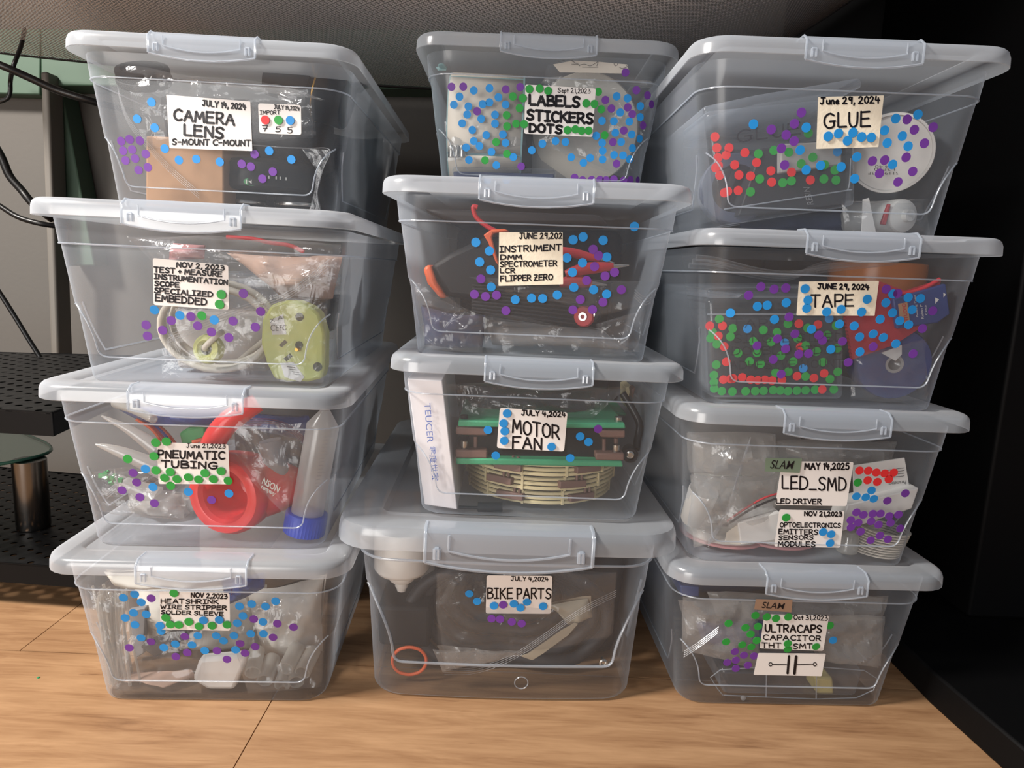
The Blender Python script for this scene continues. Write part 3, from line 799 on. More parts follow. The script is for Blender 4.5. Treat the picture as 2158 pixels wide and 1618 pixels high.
# perforated shelves on the left
def perf_mat():
    m, nt, out = newmat('black_perforated_steel'); L = nt.links.new
    tc = N(nt, 'ShaderNodeTexCoord'); mp = N(nt, 'ShaderNodeMapping'); mp.inputs['Scale'].default_value = (70, 70, 70); mp.inputs['Rotation'].default_value = (0, 0, .5); L(tc.outputs['Object'], mp.inputs[0])
    sp = N(nt, 'ShaderNodeSeparateXYZ'); L(mp.outputs[0], sp.inputs[0])
    cm = N(nt, 'ShaderNodeCombineXYZ')
    outs = []
    for i in (0, 1):
        f = N(nt, 'ShaderNodeMath', operation='FRACT'); L(sp.outputs[i], f.inputs[0]); L(f.outputs[0], cm.inputs[i])
    vd = N(nt, 'ShaderNodeVectorMath', operation='DISTANCE'); vd.inputs[1].default_value = (.5, .5, 0); L(cm.outputs[0], vd.inputs[0])
    lt = N(nt, 'ShaderNodeMath', operation='LESS_THAN'); lt.inputs[1].default_value = .19; L(vd.outputs['Value'], lt.inputs[0])
    p = N(nt, 'ShaderNodeBsdfPrincipled'); p.inputs['Base Color'].default_value = srgb(11, 11, 12); p.inputs['Roughness'].default_value = .5
    bp_ = N(nt, 'ShaderNodeBump'); bp_.inputs['Strength'].default_value = .6; bp_.inputs['Distance'].default_value = .001; L(vd.outputs['Value'], bp_.inputs['Height']); L(bp_.outputs[0], p.inputs['Normal'])
    tr = N(nt, 'ShaderNodeBsdfTransparent'); mx = N(nt, 'ShaderNodeMixShader'); L(lt.outputs[0], mx.inputs[0]); L(p.outputs[0], mx.inputs[1]); L(tr.outputs[0], mx.inputs[2])
    L(mx.outputs[0], out.inputs[0]); return m
MT['perf'] = perf_mat()
def shelf(z, P, label, screws=()):
    r = thing('perforated_shelf', label, 'shelf', c=(P[0][0], P[0][1], z))
    part(r, 'shelf_deck', quadbar(P, z-.001, z), 'perf', smooth=None)
    e = MB(); n = len(P); h = .018
    for i in range(n):
        a, b = V((*P[i], 0)), V((*P[(i+1) % n], 0)); t = (b-a).normalized(); nn = V((t.y, -t.x, 0))*.0015
        e.add([(a.x, a.y, z-h), (b.x, b.y, z-h), (b.x-nn.x, b.y-nn.y, z-h), (a.x-nn.x, a.y-nn.y, z-h), (a.x, a.y, z+.0006), (b.x, b.y, z+.0006), (b.x-nn.x, b.y-nn.y, z+.0006), (a.x-nn.x, a.y-nn.y, z+.0006)],
              [(0, 3, 2, 1), (4, 5, 6, 7), (0, 1, 5, 4), (1, 2, 6, 5), (2, 3, 7, 6), (3, 0, 4, 7)])
    part(r, 'edge_strip', e, 'steel', smooth=None)
    for s_ in screws:
        part(r, 'screw_head', MB().lathe([(.0016, 0), (.0016, .0008), (.0007, .0014)], s_, (0, -1, 0), 12), 'metal')
    return r
sy = .5255
shelf(.2, [(-.95, .56), (-.345, .515), (-.375, .73), (-.42, .835), (-.95, .76)], 'black perforated shelf behind the left stack, upper of two', [aty(52, 866, .534), aty(73, 869, .532)])
shelf(.045, [(-1.0, .62), (-.36, .580), (-.35, .82), (-.95, .90)], 'black perforated shelf low over the floor behind the left stack, lower of two')
MT['glass'] = clearplastic('green_tinted_glass', .04, .35, tint=(.80, .90, .86), body=(90, 140, 120), gloss=.07, grough=.03, gedge=.5)
MT['glassedge'] = solid('green_glass_edge', (58, 104, 88), .15)
gt = thing('glass_table', 'small green-tinted glass shelf on a chrome leg, at the left between the perforated shelves', 'glass shelf', c=(-.55, .72, .045))
gz = .118
C1p = [atz(-60, 880, gz), atz(10, 893, gz), atz(60, 915, gz), atz(95, 930, gz), atz(108, 942, gz), atz(100, 952, gz), atz(60, 964, gz), atz(0, 975, gz), atz(-60, 980, gz)]
part(gt, 'glass_top', quadbar([(p.x, p.y) for p in C1p], gz-.0025, gz), 'glass')
part(gt, 'glass_edge', MB().tube([V((p.x, p.y, gz-.0012)) for p in spline(C1p, 5)], .0016, 6), 'glassedge')
pc = atz(43, 970, gz)
part(gt, 'leg', MB().lathe([(.0145, 0), (.0150, .002), (.0150, gz-.048)], (pc.x, pc.y+.012, .0455), n=32), solid('chrome', (112, 110, 108), .22, metal=1))
# cables on the left
MT['cable'] = solid('black_cable_sheath', (14, 14, 15), .35)
def cable(pts, y, r, label, bez=True):
    P = [aty(u, v, y+dy) for u, v, dy in pts]
    return single('power_cable', label, 'cable', MB().tube(spline(P, 8), r, 10), 'cable', smooth=60)
cable([(-60, 118, 0), (0, 137, 0), (60, 163, .01), (120, 190, .02), (190, 212, .03), (240, 225, .05), (300, 240, .1)], .78, .0040, 'thick black cable crossing behind the top left box')
cable([(52, 62, .02), (44, 98, 0), (28, 140, -.015), (22, 170, 0), (21, 195, 0), (12, 210, 0), (-20, 218, 0), (-50, 215, 0)], .80, .0022, 'thin black cable hanging down from the mesh at top left')
cable([(-40, 260, 0), (0, 325, 0), (20, 370, 0), (45, 400, 0), (72, 432, 0), (110, 462, .02)], .83, .0045, 'thick black cable curving down behind the second left box')
cable([(-30, 415, 0), (0, 434, 0), (40, 458, 0), (90, 472, 0), (150, 480, .02)], .82, .0030, 'black double cable entering behind the second left lid')
cable([(-40, 560, 0), (0, 618, 0), (30, 665, 0), (60, 714, 0), (86, 755, 0)], .79, .0026, 'black cable running down onto the upper perforated shelf')
# far bins and panel in the dark on the right
single('dark_wall_panel', 'large black fabric panel behind the right stack', 'panel', MB().box(.32, 1.3, .925, .94, .0, .733), 'lining', bevel=.002)
mb6 = M6
Pg = aty(2150, 1062, .66)
box_object('g', 'clear lidded storage box standing in the dark on the floor at the far right', Matrix.Translation((Pg.x+.08, .66, .0265)) @ Matrix.Rotation(-.1, 4, 'Z') @ Matrix.Diagonal((1, 1, 1.15, 1)), M6)
single('green_debris_chip', 'tiny green plastic chip on the floor left of the bottom left box', 'debris', MB().lathe([(.0012, 0), (.0010, .0006), (.0003, .0008)], atz(81, 1428, 0), (0, 0, 1), 6), solid('green_chip', (50, 140, 90), .5))

# ------------------------------------------------------------------ light
def area(name, loc, target, size, power, col, sy_=None):
    l = bpy.data.lights.new(name, 'AREA'); l.energy = power; l.size = size; l.color = col
    if sy_: l.shape = 'RECTANGLE'; l.size_y = sy_
    o = bpy.data.objects.new(name, l); COL.objects.link(o); o.location = loc
    o.rotation_euler = (V(target)-V(loc)).to_track_quat('-Z', 'Y').to_euler()
    return o
area('ceiling_lamp', (-1.13, -.02, 1.22), (-.1, .48, .2), .24, 44, (1, .93, .86))
area('fill_light', (-.85, -.95, .42), (-.05, .5, .38), .8, 14, (1, .95, .90))  # added low fill brightening the box fronts and the mesh underside
w = bpy.data.worlds.new('room_ambient'); SC.world = w; w.use_nodes = True
w.node_tree.nodes['Background'].inputs[0].default_value = (.80, .86, 1, 1)
w.node_tree.nodes['Background'].inputs[1].default_value = .22
SC.view_settings.view_transform = 'Standard'; SC.view_settings.look = 'None'
SC.view_settings.gamma = 1; SC.view_settings.exposure = 0; SC.view_settings.use_curve_mapping = False
SC.cycles.transparent_max_bounces = 40
SC.cycles.adaptive_threshold = .04
SC.cycles.max_bounces = 5
SC.cycles.diffuse_bounces = 2
SC.cycles.glossy_bounces = 2
SC.cycles.caustics_reflective = False; SC.cycles.caustics_refractive = False
# ------------------------------------------------------------------ contents
random.seed(5)
def clampP(b, p, m=.004):
    s = SP[b]
    z = max(.003, min(s.zb-.002, p.z))
    hw = facehw(s, z)-m
    x = max(-hw, min(hw, p.x))
    y = max(facey(s, z)+.0035, min(s.D-.04, p.y))
    r = s.lv[3][3]
    e = abs(x)-(facehw(s, z)-r)
    if e > 0:
        y = max(y, facey(s, z)+r-math.sqrt(max(0, r*r-min(e, r)**2))+.003)
    return V((x, y, z))
def cat(b, u, v, y, m=.004): return clampP(b, at(b, u, v, y), m)
def P3(b, t, y, m=.004):
    """list of crop points 'u,v' or 'u,v,y' -> points in the box"""
    out = []
    for q in pairs(t):
        out.append(cat(b, q[0], q[1], q[2] if len(q) > 2 else y, m))
    return out
def poly(b, t, y, th, mb=None, m=.004, sh=(0, 0)):
    mb = mb or MB(); A = P3(b, t, y, m); n = len(A)
    B_ = [clampP(b, p+V((sh[0], th, sh[1])), m) for p in A]
    mb.add(A+B_, [tuple(range(n-1, -1, -1)), tuple(range(n, 2*n))]+[(i, (i+1) % n, n+(i+1) % n, n+i) for i in range(n)])
    return mb
def pslab(b, name, label, c, t, y, th, mat, bevel=.0012, group=None, **kw):
    return single(name, label, c, poly(b, t, y, th, **kw), mat, frame=FR[b], bevel=bevel, group=group, smooth=35)
def flat(b, t, y, mb=None, off=0):
    """thin sheet 0.25 mm thick standing at depth y"""
    return poly(b, t, y-off, .00025, mb)
def path(b, t, y, k=6, closed=False):
    return spline(P3(b, t, y), k, closed)
def pillow(b, t, y, thick, seed, n=22, fold=.0045, env=.5, mb=None):
    A = P3(b, t, y, .003)
    if len(A) != 4: raise ValueError(t)
    mb = mb or MB()
    off = V((seed*3.1, seed*1.7, seed*.9))
    def f(sg):
        def g(a, c):
            p = (A[0]*(1-a)+A[1]*a)*(1-c)+(A[3]*(1-a)+A[2]*a)*c
            e = (math.sin(PI*a)*math.sin(PI*c))**env if 0 < a < 1 and 0 < c < 1 else 0
            q = p*38+off+V((0, sg*3, 0))
            r1 = 1-abs(noise.noise(q))*2.4
            r2 = 1-abs(noise.noise(q*2.3+V((7, 1, 3))))*2.2
            d = sg*thick*e+(r1*fold+r2*fold*.45)*(.35+e)*-1
            w = noise.noise(q*.6)*.004*(1-e)
            return clampP(b, V((p.x+w, p.y+d, p.z+w)), .0025)
        return g
    mb.grid(f(-1), n, n); mb.grid(f(1), n, n)
    return mb
def bag(b, label, t, y, thick, seed, mat='film', seals=(), group='clear zip bags inside the boxes', name='zip_bag', fold=.0045, c='bag', sealmat='seal', sy=None, frame=None):
    mb = pillow(b, t, y, thick, seed, fold=fold)
    if not seals:
        return single(name, label, c, mb, mat, frame=FR[b], smooth=25, group=group)
    P = P3(b, t, y)
    cc = sum(P, V((0, 0, 0)))/4; cc.z = min(p.z for p in P)
    r = thing(name, label, c, FR[b], cc, group)
    part(r, 'film', mb, mat, smooth=25)
    for t2, rr in seals:
        zm = MB()
        base = path(b, t2, sy or y-thick*.5)
        for k in range(4):
            zm.tube([p+V((0, .0001*k, -.0017*k)) for p in base], rr, 5)
        part(r, 'zip_seal', zm, sealmat, smooth=60)
    return r
def cyl(mb, a, b_, r, n=28, prof=None):
    a, b_ = V(a), V(b_); l = (b_-a).length
    mb.lathe(prof or [(r*.96, 0), (r, l*.02+.0004), (r, l*.98-.0004), (r*.96, l)], a, b_-a, n); return mb
def newm(name, *a, **k):
    MT[name] = solid(name, *a, **k); return name
newm('lens_black', (15, 16, 20), .55, spec=.25)
newm('rubber', (30, 31, 34), .7, bump=.2, bscale=900)
newm('green_badge', (40, 130, 70), .5); newm('white_ink', (215, 215, 210), .5)
newm('pouch_dark', (18, 19, 24), .9, spec=.2, bump=.3, bscale=700)
newm('off_white_cable', (214, 208, 194), .5); newm('lime', (205, 212, 120), .45, nscale=20, namt=.04); newm('lime2', (214, 218, 140), .4)
newm('hole', (60, 66, 52), .8); newm('pink', (214, 150, 150), .6); newm('flesh', (200, 165, 145), .7, nscale=30, namt=.1); newm('redcab', (190, 40, 50), .45)
newm('orange', (222, 96, 48), .5); newm('blue_film', (52, 78, 150), .35, bump=.4, bscale=300, trans=.25); newm('purple_film', (110, 60, 110), .4, trans=.2)
newm('green_plastic', (48, 160, 86), .4); newm('brown_plastic', (122, 92, 82), .5, nscale=60, namt=.08, bump=.1, bscale=500)
newm('cream_plastic', (226, 212, 168), .5, nscale=50, namt=.04); newm('fan_green', (66, 168, 122), .35, bump=.15, bscale=900); newm('navy', (44, 56, 96), .7, bump=.4, bscale=120)
newm('carton', (232, 228, 230), .55, nscale=14, namt=.03); newm('teal_paper', (150, 188, 190), .55); newm('blue_ink', (84, 112, 190), .5)
newm('roll_white', (222, 214, 200), .6, nscale=10, namt=.03); newm('tin_white', (206, 204, 200), .4); newm('grey_ink', (92, 90, 88), .6)
newm('red_pouch', (176, 40, 52), .45, trans=.12, bump=.2, bscale=90); newm('tape_blue', (46, 62, 120), .4, bump=.1, bscale=60); newm('kapton', (190, 112, 52), .25, trans=.25)
newm('beige_tape', (180, 170, 150), .6); newm('yellow_block', (206, 190, 120), .5); newm('greyblack', (36, 36, 40), .6); newm('graylight', (150, 150, 152), .5)
newm('cloth_grey', (176, 172, 168), .8, bump=.4, bscale=60, nscale=20, namt=.08); newm('tissue', (222, 218, 208), .8, bump=.5, bscale=40, nscale=12, namt=.05)
newm('slate', (62, 68, 88), .5); newm('redhose', (250, 62, 62), .3, coat=.3, trans=.06); newm('capblue', (58, 82, 200), .4); newm('bluelabel', (88, 112, 160), .5)
MT['tube_clear'] = clearplastic('clear_tubing', .42, .8, gloss=.08, grough=.1, gedge=.4, body=(228, 226, 218))
MT['pearl'] = clearplastic('translucent_white_plastic', .55, .85, gloss=.06, grough=.2, body=(232, 230, 226))

# ---- A1 camera lenses
b = 'A1'
o = at(b, 445, 285, .050); o.x = max(o.x, -.066)
ax = V((.04, -.50, .86)).normalized()
r = thing('camera_lens_cover', 'round black lens cap leaning at the top left of the CAMERA LENS box', 'lens cap', FR[b], o)
part(r, 'cap', MB().lathe([(.0180, -.010), (.0190, -.008), (.0192, .001), (.0186, .0025), (.0156, .0030), (.0144, .0020), (0.0005, .0020)], o, ax, 40), 'lens_black')
part(r, 'rim', MB().lathe([(.0194, -.0085), (.0199, -.0070), (.0199, -.0045), (.0194, -.004)], o, ax, 40, cap=False), 'rubber')
pslab(b, 'cardboard_box', 'small brown cardboard box standing under the CAMERA LENS label', 'box', "605,688 1080,712 1085,1190 605,1170", .040, .075, 'card', bevel=.0012)
lo = cat(b, 1370, 1030, .082); zt1 = at(b, 1370, 1040, .082).z; zt2 = at(b, 1370, 862, .082).z
r = thing('camera_lens', 'wide black camera lens with a green 14E badge, lying over two barrels', 'lens', FR[b], (lo.x, lo.y, zt1))
rr_ = .0375
pr = [(rr_*.93, 0), (rr_, .002), (rr_, (zt2-zt1)*.45), (rr_*.985, (zt2-zt1)*.5), (rr_*.985, (zt2-zt1)*.85), (rr_*.9, zt2-zt1)]
part(r, 'barrel', MB().lathe(pr, (lo.x, lo.y, zt1), (0, 0, 1), 48), 'lens_black')
tk = MB()
for a in [-.72, -.64, .12, .2, .28, .42, .5, .62]:
    X = lo.x+(rr_+.0001)*math.sin(a); Y = lo.y-(rr_+.0001)*math.cos(a)
    tk.box(X-.0004, X+.0004, Y-.0002, Y+.001, zt1+.0075, zt1+.0098)
part(r, 'scale_mark', tk, 'white_ink', smooth=None)
bz = at(b, 1257, 972, .046)
bd = MB(); bd.prism([(bz.x+.0062*math.cos(a*PI/10)*(1 if abs(math.cos(a*PI/10)) > .0 else 1), bz.z+.0030*math.sin(a*PI/10)) for a in range(20)], .0006, Matrix(((1, 0, 0, 0), (0, 0, -1, lo.y-rr_*.985+.0004), (0, 1, 0, 0), (0, 0, 0, 1))))
bo = part(r, 'badge', bd, 'green_badge', smooth=None, label='green oval badge')
tm = printed('14E', (bz.x-.0042, lo.y-rr_*.985-.0004, bz.z+.0016), (bz.x+.0042, lo.y-rr_*.985-.0004, bz.z+.0016), (bz.x-.0042, lo.y-rr_*.985-.0004, bz.z-.0016), bold=.01)
part(bo, 'printed_word', tm, 'white_ink', smooth=None)
for u0, s_ in ((1215, 'left'), (1530, 'right')):
    q = at(b, u0, 1100, .082); q.z = .004
    r = thing('lens_barrel', 'black lens barrel with a silver ring, %s one of the two under the wide lens' % s_, 'lens', FR[b], q, 'lens barrels in the camera lens box')
    H = zt1-.0045; R_ = .0170
    part(r, 'barrel', MB().lathe([(R_*.9, 0), (R_, .001), (R_, H*.40), (R_*.97, H*.42), (R_*.97, H*.9), (R_*.8, H)], q, (0, 0, 1), 36), 'lens_black')
    part(r, 'ring', MB().lathe([(R_*1.02, H*.46), (R_*1.03, H*.48), (R_*1.03, H*.60), (R_*1.02, H*.62)], q, (0, 0, 1), 36, cap=False), 'metal', label='silver ring')
for (u0, v0, u1, v1, y, R_, nm, ring) in ((1360, 320, 1620, 400, .10, .0150, 'narrow black lens barrel lying under the lid at upper right', 0), (1600, 400, 1850, 480, .115, .0235, 'black lens barrel with a thin brass ring, upper right of the CAMERA LENS box', 1)):
    a = at(b, u0, v0, y); c = at(b, u1, v1, y)
    r = thing('lens_barrel', nm, 'lens', FR[b], (a+c)/2, 'lens barrels in the camera lens box')
    part(r, 'barrel', cyl(MB(), a, c, R_, 36), 'lens_black')
    if ring:
        d = (c-a).normalized(); e = a+d*.010
        part(r, 'ring', MB().lathe([(R_*1.01, 0), (R_*1.03, .0004), (R_*1.03, .0012), (R_*1.01, .0016)], e, d, 36, cap=False), 'brass', label='brass ring')
pslab(b, 'fabric_pouch', 'dark grey fabric pouch behind the CAMERA LENS label', 'pouch', "500,420 1640,470 1640,850 560,850", .125, .08, 'pouch_dark', bevel=.006)
pslab(b, 'padded_case', 'black padded case at the back of the top left box', 'case', "300,700 560,690 600,1180 420,1160", .15, .08, 'pouch_dark', bevel=.005)
bag(b, 'crumpled clear bag over the upper half of the CAMERA LENS box', "470,270 1610,410 1640,700 600,760", .040, .007, 1, seals=[("430,380 500,580 700,820 930,1030", .00025)])
r = thing('zip_bag', 'edge of a clear zip bag around the lenses in the CAMERA LENS box', 'bag', FR[b], cat(b, 1400, 1180, .036), 'clear zip bags inside the boxes')
part(r, 'edge_weld', MB().tube(path(b, "1060,745 1250,745 1450,760 1600,765 1735,775 1690,900 1655,1040 1680,1170", .036), .00035, 6), 'seal', smooth=60)
part(r, 'film', poly(b, "1560,765 1735,775 1690,900 1655,1040 1690,1185 1600,1190 1640,1030 1655,900", .0365, .0012), 'film', smooth=20)
bag(b, 'cloudy bag folded under the lid of the CAMERA LENS box', "640,190 1400,240 1700,480 760,330", .075, .006, 21, mat='haze')

# ---- A2 coiled cable and plug adapter
b = 'A2'
MI = make_meshes(S6, 'inner', 'inner', 'inner')
q = at(b, 520, 385, .135)
sc = .60
Mi = FR[b] @ Matrix.Translation((.012, .125, .0025)) @ Matrix.Rotation(.02, 4, 'Z') @ Matrix.Diagonal((sc, sc, sc, 1))
box_object('s', 'small clear lidded box standing inside the TEST + MEASURE box', Mi, MI)
cen = at(b, 1150, 835, .055)
rx = (at(b, 1480, 835, .055)-at(b, 830, 835, .055)).x/2; rz = .0305
cz_ = max(cen.z, .0355)
cp = []
for i in range(4*28+1):
    a = i/28*2*PI; k = i/28
    wob = 1-.045*math.sin(k*2.3)-.03*(k % 2)
    cp.append(V((cen.x+rx*wob*math.cos(a)*.97, .040+k*.0052+.002*math.sin(a*2), cz_+rz*wob*math.sin(a)+.001*k)))
r = thing('coiled_cable', 'coiled off-white cable with a lime grommet in the TEST + MEASURE box', 'cable', FR[b], (cen.x, .05, .003))
part(r, 'cord', MB().tube(cp+[cp[-1]+V((-.012, .004, -.012)), cp[-1]+V((-.03, .002, -.028))], .0021, 8), 'off_white_cable', smooth=60)
g = at(b, 1080, 850, .034); gd = V((-.25, -1, .12)).normalized()
part(r, 'grommet', MB().lathe([(.0040, .0030), (.0060, .0052), (.0095, .0040), (.0108, 0), (.0095, -.004), (.0060, -.0055), (.004, -.0055)], g, gd, 32, cap=False), 'lime2', label='lime green round grommet')
part(r, 'grommet_cord', MB().tube(spline([g-gd*.010, g, g+gd*.006+V((.001, 0, .001)), g+V((.0075, -.0055, .010)), g+V((.0105, -.002, .0125))], 5), .0020, 8), 'off_white_cable', smooth=60)
plate = "1432,600 1500,578 1580,578 1660,610 1705,650 1738,760 1745,960 1720,1020 1640,1056 1520,1052 1450,1020 1405,930 1375,820 1380,690"
cc = at(b, 1560, 830, .036); cc.z = .003
r = thing('plug_adapter', 'lime green plug adapter with two round holes and printed labels', 'adapter', FR[b], cc)
part(r, 'housing', poly(b, plate, .038, .017), 'lime', bevel=.002)
for nm, t, m_ in (('slot', "1475,830 1510,798 1527,812 1495,840", 'hole'), ('slot', "1502,905 1540,875 1556,892 1520,922", 'hole')):
    part(r, nm, flat(b, t, .0378), m_, smooth=None)
for u0, v0, rr_ in ((1594, 668, .0029), (1697, 952, .0032), (1592, 828, .0027)):
    p = cat(b, u0, v0, .0377)
    part(r, 'round_hole', MB().lathe([(rr_, 0), (rr_, .0003)], p, (0, 1, 0), 20), 'hole', smooth=None)
p = cat(b, 1588, 852, .0370)
part(r, 'pin', MB().lathe([(.0012, -.003), (.0014, .0008)], p, (.2, 1, 0), 12), 'brass')
for t, words in (("1425,690 1500,652 1520,768 1440,770", (('FC', (1482, 748), (1520, 745), (1482, 715), 0), ('CE', (1430, 748), (1475, 748), (1430, 712), 0), ('X A', (1425, 705), (1500, 680), (1422, 682), 0))),
                 ("1485,930 1560,925 1622,1010 1600,1040 1510,1010", ())):
    lo_ = part(r, 'rating_label', flat(b, t, .0376), 'white', smooth=None, label='pale grey rating label')
    w_ = MB()
    for wd, a0, a1, a2, _ in words:
        m_ = printed(wd, (*a0, 0), (*a1, 0), (*a2, 0), fn=lambda u, v: cat(b, u, v, .0373)); w_.add(m_.v, m_.f)
    if not words:
        for k in range(5):
            ribbon(w_, [(1510+k*14, 945+k*14-8), (1560+k*10, 942+k*14)], 4, lambda u, v: cat(b, u, v, .0373))
    part(lo_, 'printed_word', w_, 'grey_ink', smooth=None)
single('pink_cloth', 'small crumpled pink cloth in a bag under the lid of the TEST + MEASURE box', 'cloth', pillow(b, "880,250 1060,260 1060,330 870,330", .075, .008, 5, n=12), 'pink', frame=FR[b], smooth=60)
single('red_cable', 'red cable running under the lid of the TEST + MEASURE box', 'cable', MB().tube(path(b, "1180,215 1330,225 1420,245 1540,262 1620,300", .10), .0016, 8), 'redcab', frame=FR[b], smooth=60)
single('tan_pouch', 'tan crumpled pouch at the upper right of the TEST + MEASURE box', 'pouch', pillow(b, "1180,300 1830,330 1790,560 1500,560", .105, .016, 6, n=16), 'flesh', frame=FR[b], smooth=60)
pslab(b, 'dark_case', 'dark case behind the lime plug adapter', 'case', "1650,560 1790,560 1775,760 1700,760", .12, .08, 'pouch_dark', bevel=.004)
pslab(b, 'adapter_carton', 'pale carton behind the coiled cable', 'box', "860,640 1420,640 1420,1030 900,1030", .075, .035, 'cloth_grey', bevel=.003)
bag(b, 'large clear zip bag around the coiled cable', "800,560 1800,330 1745,1050 840,1045", .0300, .003, 3, seals=[("850,770 1250,610 1500,540 1760,345", .0003)], fold=.003)
bag(b, 'crumpled clear bag under the lid of the TEST + MEASURE box', "620,215 1850,240 1830,480 820,420", .050, .010, 4)

# ---- A3 pneumatic tubing
b = 'A3'
r = thing('red_funnel', 'bright red collapsible funnel hose with a curved neck', 'funnel', FR[b], (at(b, 1180, 940, .06).x, .06, .003))
o = at(b, 1140, 925, .040); ax = V((-.30, -1, .02)).normalized(); o.z = max(o.z, .034)
pr = [(.0185, -.0010), (.0205, .0022), (.0240, .0030), (.0275, .0020), (.0300, -.003), (.0305, -.008), (.0292, -.012), (.0300, -.016), (.0280, -.024), (.0255, -.032), (.0200, -.044), (.0130, -.056)]
part(r, 'bell', MB().lathe(pr, o, ax, 56, cap=False), 'redhose')
part(r, 'inner_ring', MB().lathe([(.0185, -.001), (.0172, -.006), (.0178, -.010), (.0150, -.018), (.0150, -.026), (.0100, -.034), (.0005, -.036)], o, ax, 48, cap=False), 'redhose')
side = at(b, 1400, 930, .075)
part(r, 'cone', MB().lathe([(.0235, 0), (.0225, .012), (.0185, .024), (.0175, .026), (.0125, .036)], (o.x+.014, o.y+.018, o.z+.001), (.92, .35, -.05), 40), 'redhose')
nk = path(b, "1330,345,.040 1240,400,.036 1150,470,.034 1085,560,.036 1045,680,.045 1040,800,.055", .04)
part(r, 'neck', MB().tube(nk, [.0068+.0015*math.sin(i/len(nk)*PI) for i in range(len(nk))], 16), 'redhose', smooth=60)
single('tube_piece', 'short milky tube piece lying at the top left of the PNEUMATIC TUBING box', 'tube', MB().tube(path(b, "430,335,.10 520,352,.08 620,385,.055 738,440,.035", .05), .0030, 14, cap=False), 'tube_clear', frame=FR[b], smooth=60, solidify=.0008)
bag(b, 'blue dotted zip bag under the lid of the PNEUMATIC TUBING box', "500,350 1240,380 1150,480 760,470", .085, .010, 7, mat='blue_film')
bag(b, 'blue and purple edged zip bag at the upper right of the PNEUMATIC TUBING box', "1240,400 1620,420 1640,560 1260,470", .10, .008, 8, mat='blue_film', seals=[("1240,440 1400,440 1520,480 1610,560", .0006)], sealmat='purple_film', sy=.086)
for k in range(4):
    single('wire', ['orange wire', 'red wire', 'blue wire', 'orange wire'][k]+' crossing behind the label of the PNEUMATIC TUBING box, '+['uppermost', 'second from top', 'third from top', 'lowest'][k]+' of four', 'wire', MB().tube(path(b, "%d,%d %d,%d %d,%d" % (640+k*34, 440+k*4, 730+k*30, 500+k*8, 800+k*28, 590+k*6), .072+.004*k), .0011, 8), ['orange', 'redcab', 'capblue', 'orange'][k], frame=FR[b], group='wires in the tubing box', smooth=60)
pslab(b, 'green_connector', 'green plastic connector above the PNEUMATIC TUBING label', 'connector', "880,520 930,490 1030,475 1040,545 900,600", .085, .018, 'green_plastic', bevel=.002)
single('brown_wire', 'brown wire beside the green connector', 'wire', MB().tube(path(b, "960,570 1050,545 1120,520 1180,540", .082), .0016, 8), 'orange', frame=FR[b], smooth=60)
# clear centrifuge tube with blue cap
a = cat(b, 1612, 985, .050, .012); c = at(b, 1700, 480, .050); tip = at(b, 1702, 405, .050)
a.z = .019
r = thing('centrifuge_tube', 'clear conical tube standing upside down on its blue cap', 'test tube', FR[b], (a.x, a.y, .003))
l = (c-a).length; dd = (c-a).normalized(); R_ = .0118
part(r, 'tube', MB().lathe([(R_, 0), (R_, l), (R_*.98, l+.001), (R_*.28, l+.0125), (R_*.12, l+.0130)], a, dd, 36), 'pearl', smooth=30)
tk = MB()
for k in range(16):
    p = a+dd*(l*(.32+.04*k)); X = V((1, 0, 0)); w_ = .005 if k % 5 == 0 else .003
    tk.tube([p+V((R_*.35, -R_*.95, 0)), p+V((R_*.35+w_, -R_*.85+(-.0002), 0))], .00016, 4)
part(r, 'graduation', tk, 'graylight', smooth=None)
cm = MB(); n = 40; rings = []
u_ = dd.orthogonal().normalized(); w_ = dd.cross(u_)
for h, sc_ in ((-.0155, .93), (-.015, 1), (0, 1), (.0005, .96)):
    rings.append([a+dd*h+(u_*math.cos(2*PI*k/80)+w_*math.sin(2*PI*k/80))*(R_*1.28+(.0003 if k % 2 else -.0002))*sc_ for k in range(80)])
part(r, 'cap', cm.rings(rings), 'capblue', smooth=50, label='ribbed blue cap')
# bag with a tube and printed company name
bag(b, 'clear printed bag holding a grey cylinder, between the red hose and the tube', "1175,440 1600,470 1510,985 1160,610", .030, .003, 9, fold=.0025)
single('grey_cylinder', 'grey metallic cylinder lying in the printed bag', 'cylinder', cyl(MB(), at(b, 1400, 560, .058), at(b, 1470, 870, .058), .0085), 'graylight', frame=FR[b])
for t_, a0, a1, a2, in (('NSON', (1352, 805), (1450, 862), (1362, 768)), ('company', (1345, 838), (1425, 885), (1352, 815))):
    m_ = printed(t_, (*a0, 0), (*a1, 0), (*a2, 0), bold=.02, shear=.2, fn=lambda u, v: cat(b, u, v, .0255))
    single('printed_word', 'white lettering printed on the clear bag: '+t_, 'lettering', m_, 'white_ink', frame=FR[b], smooth=None)
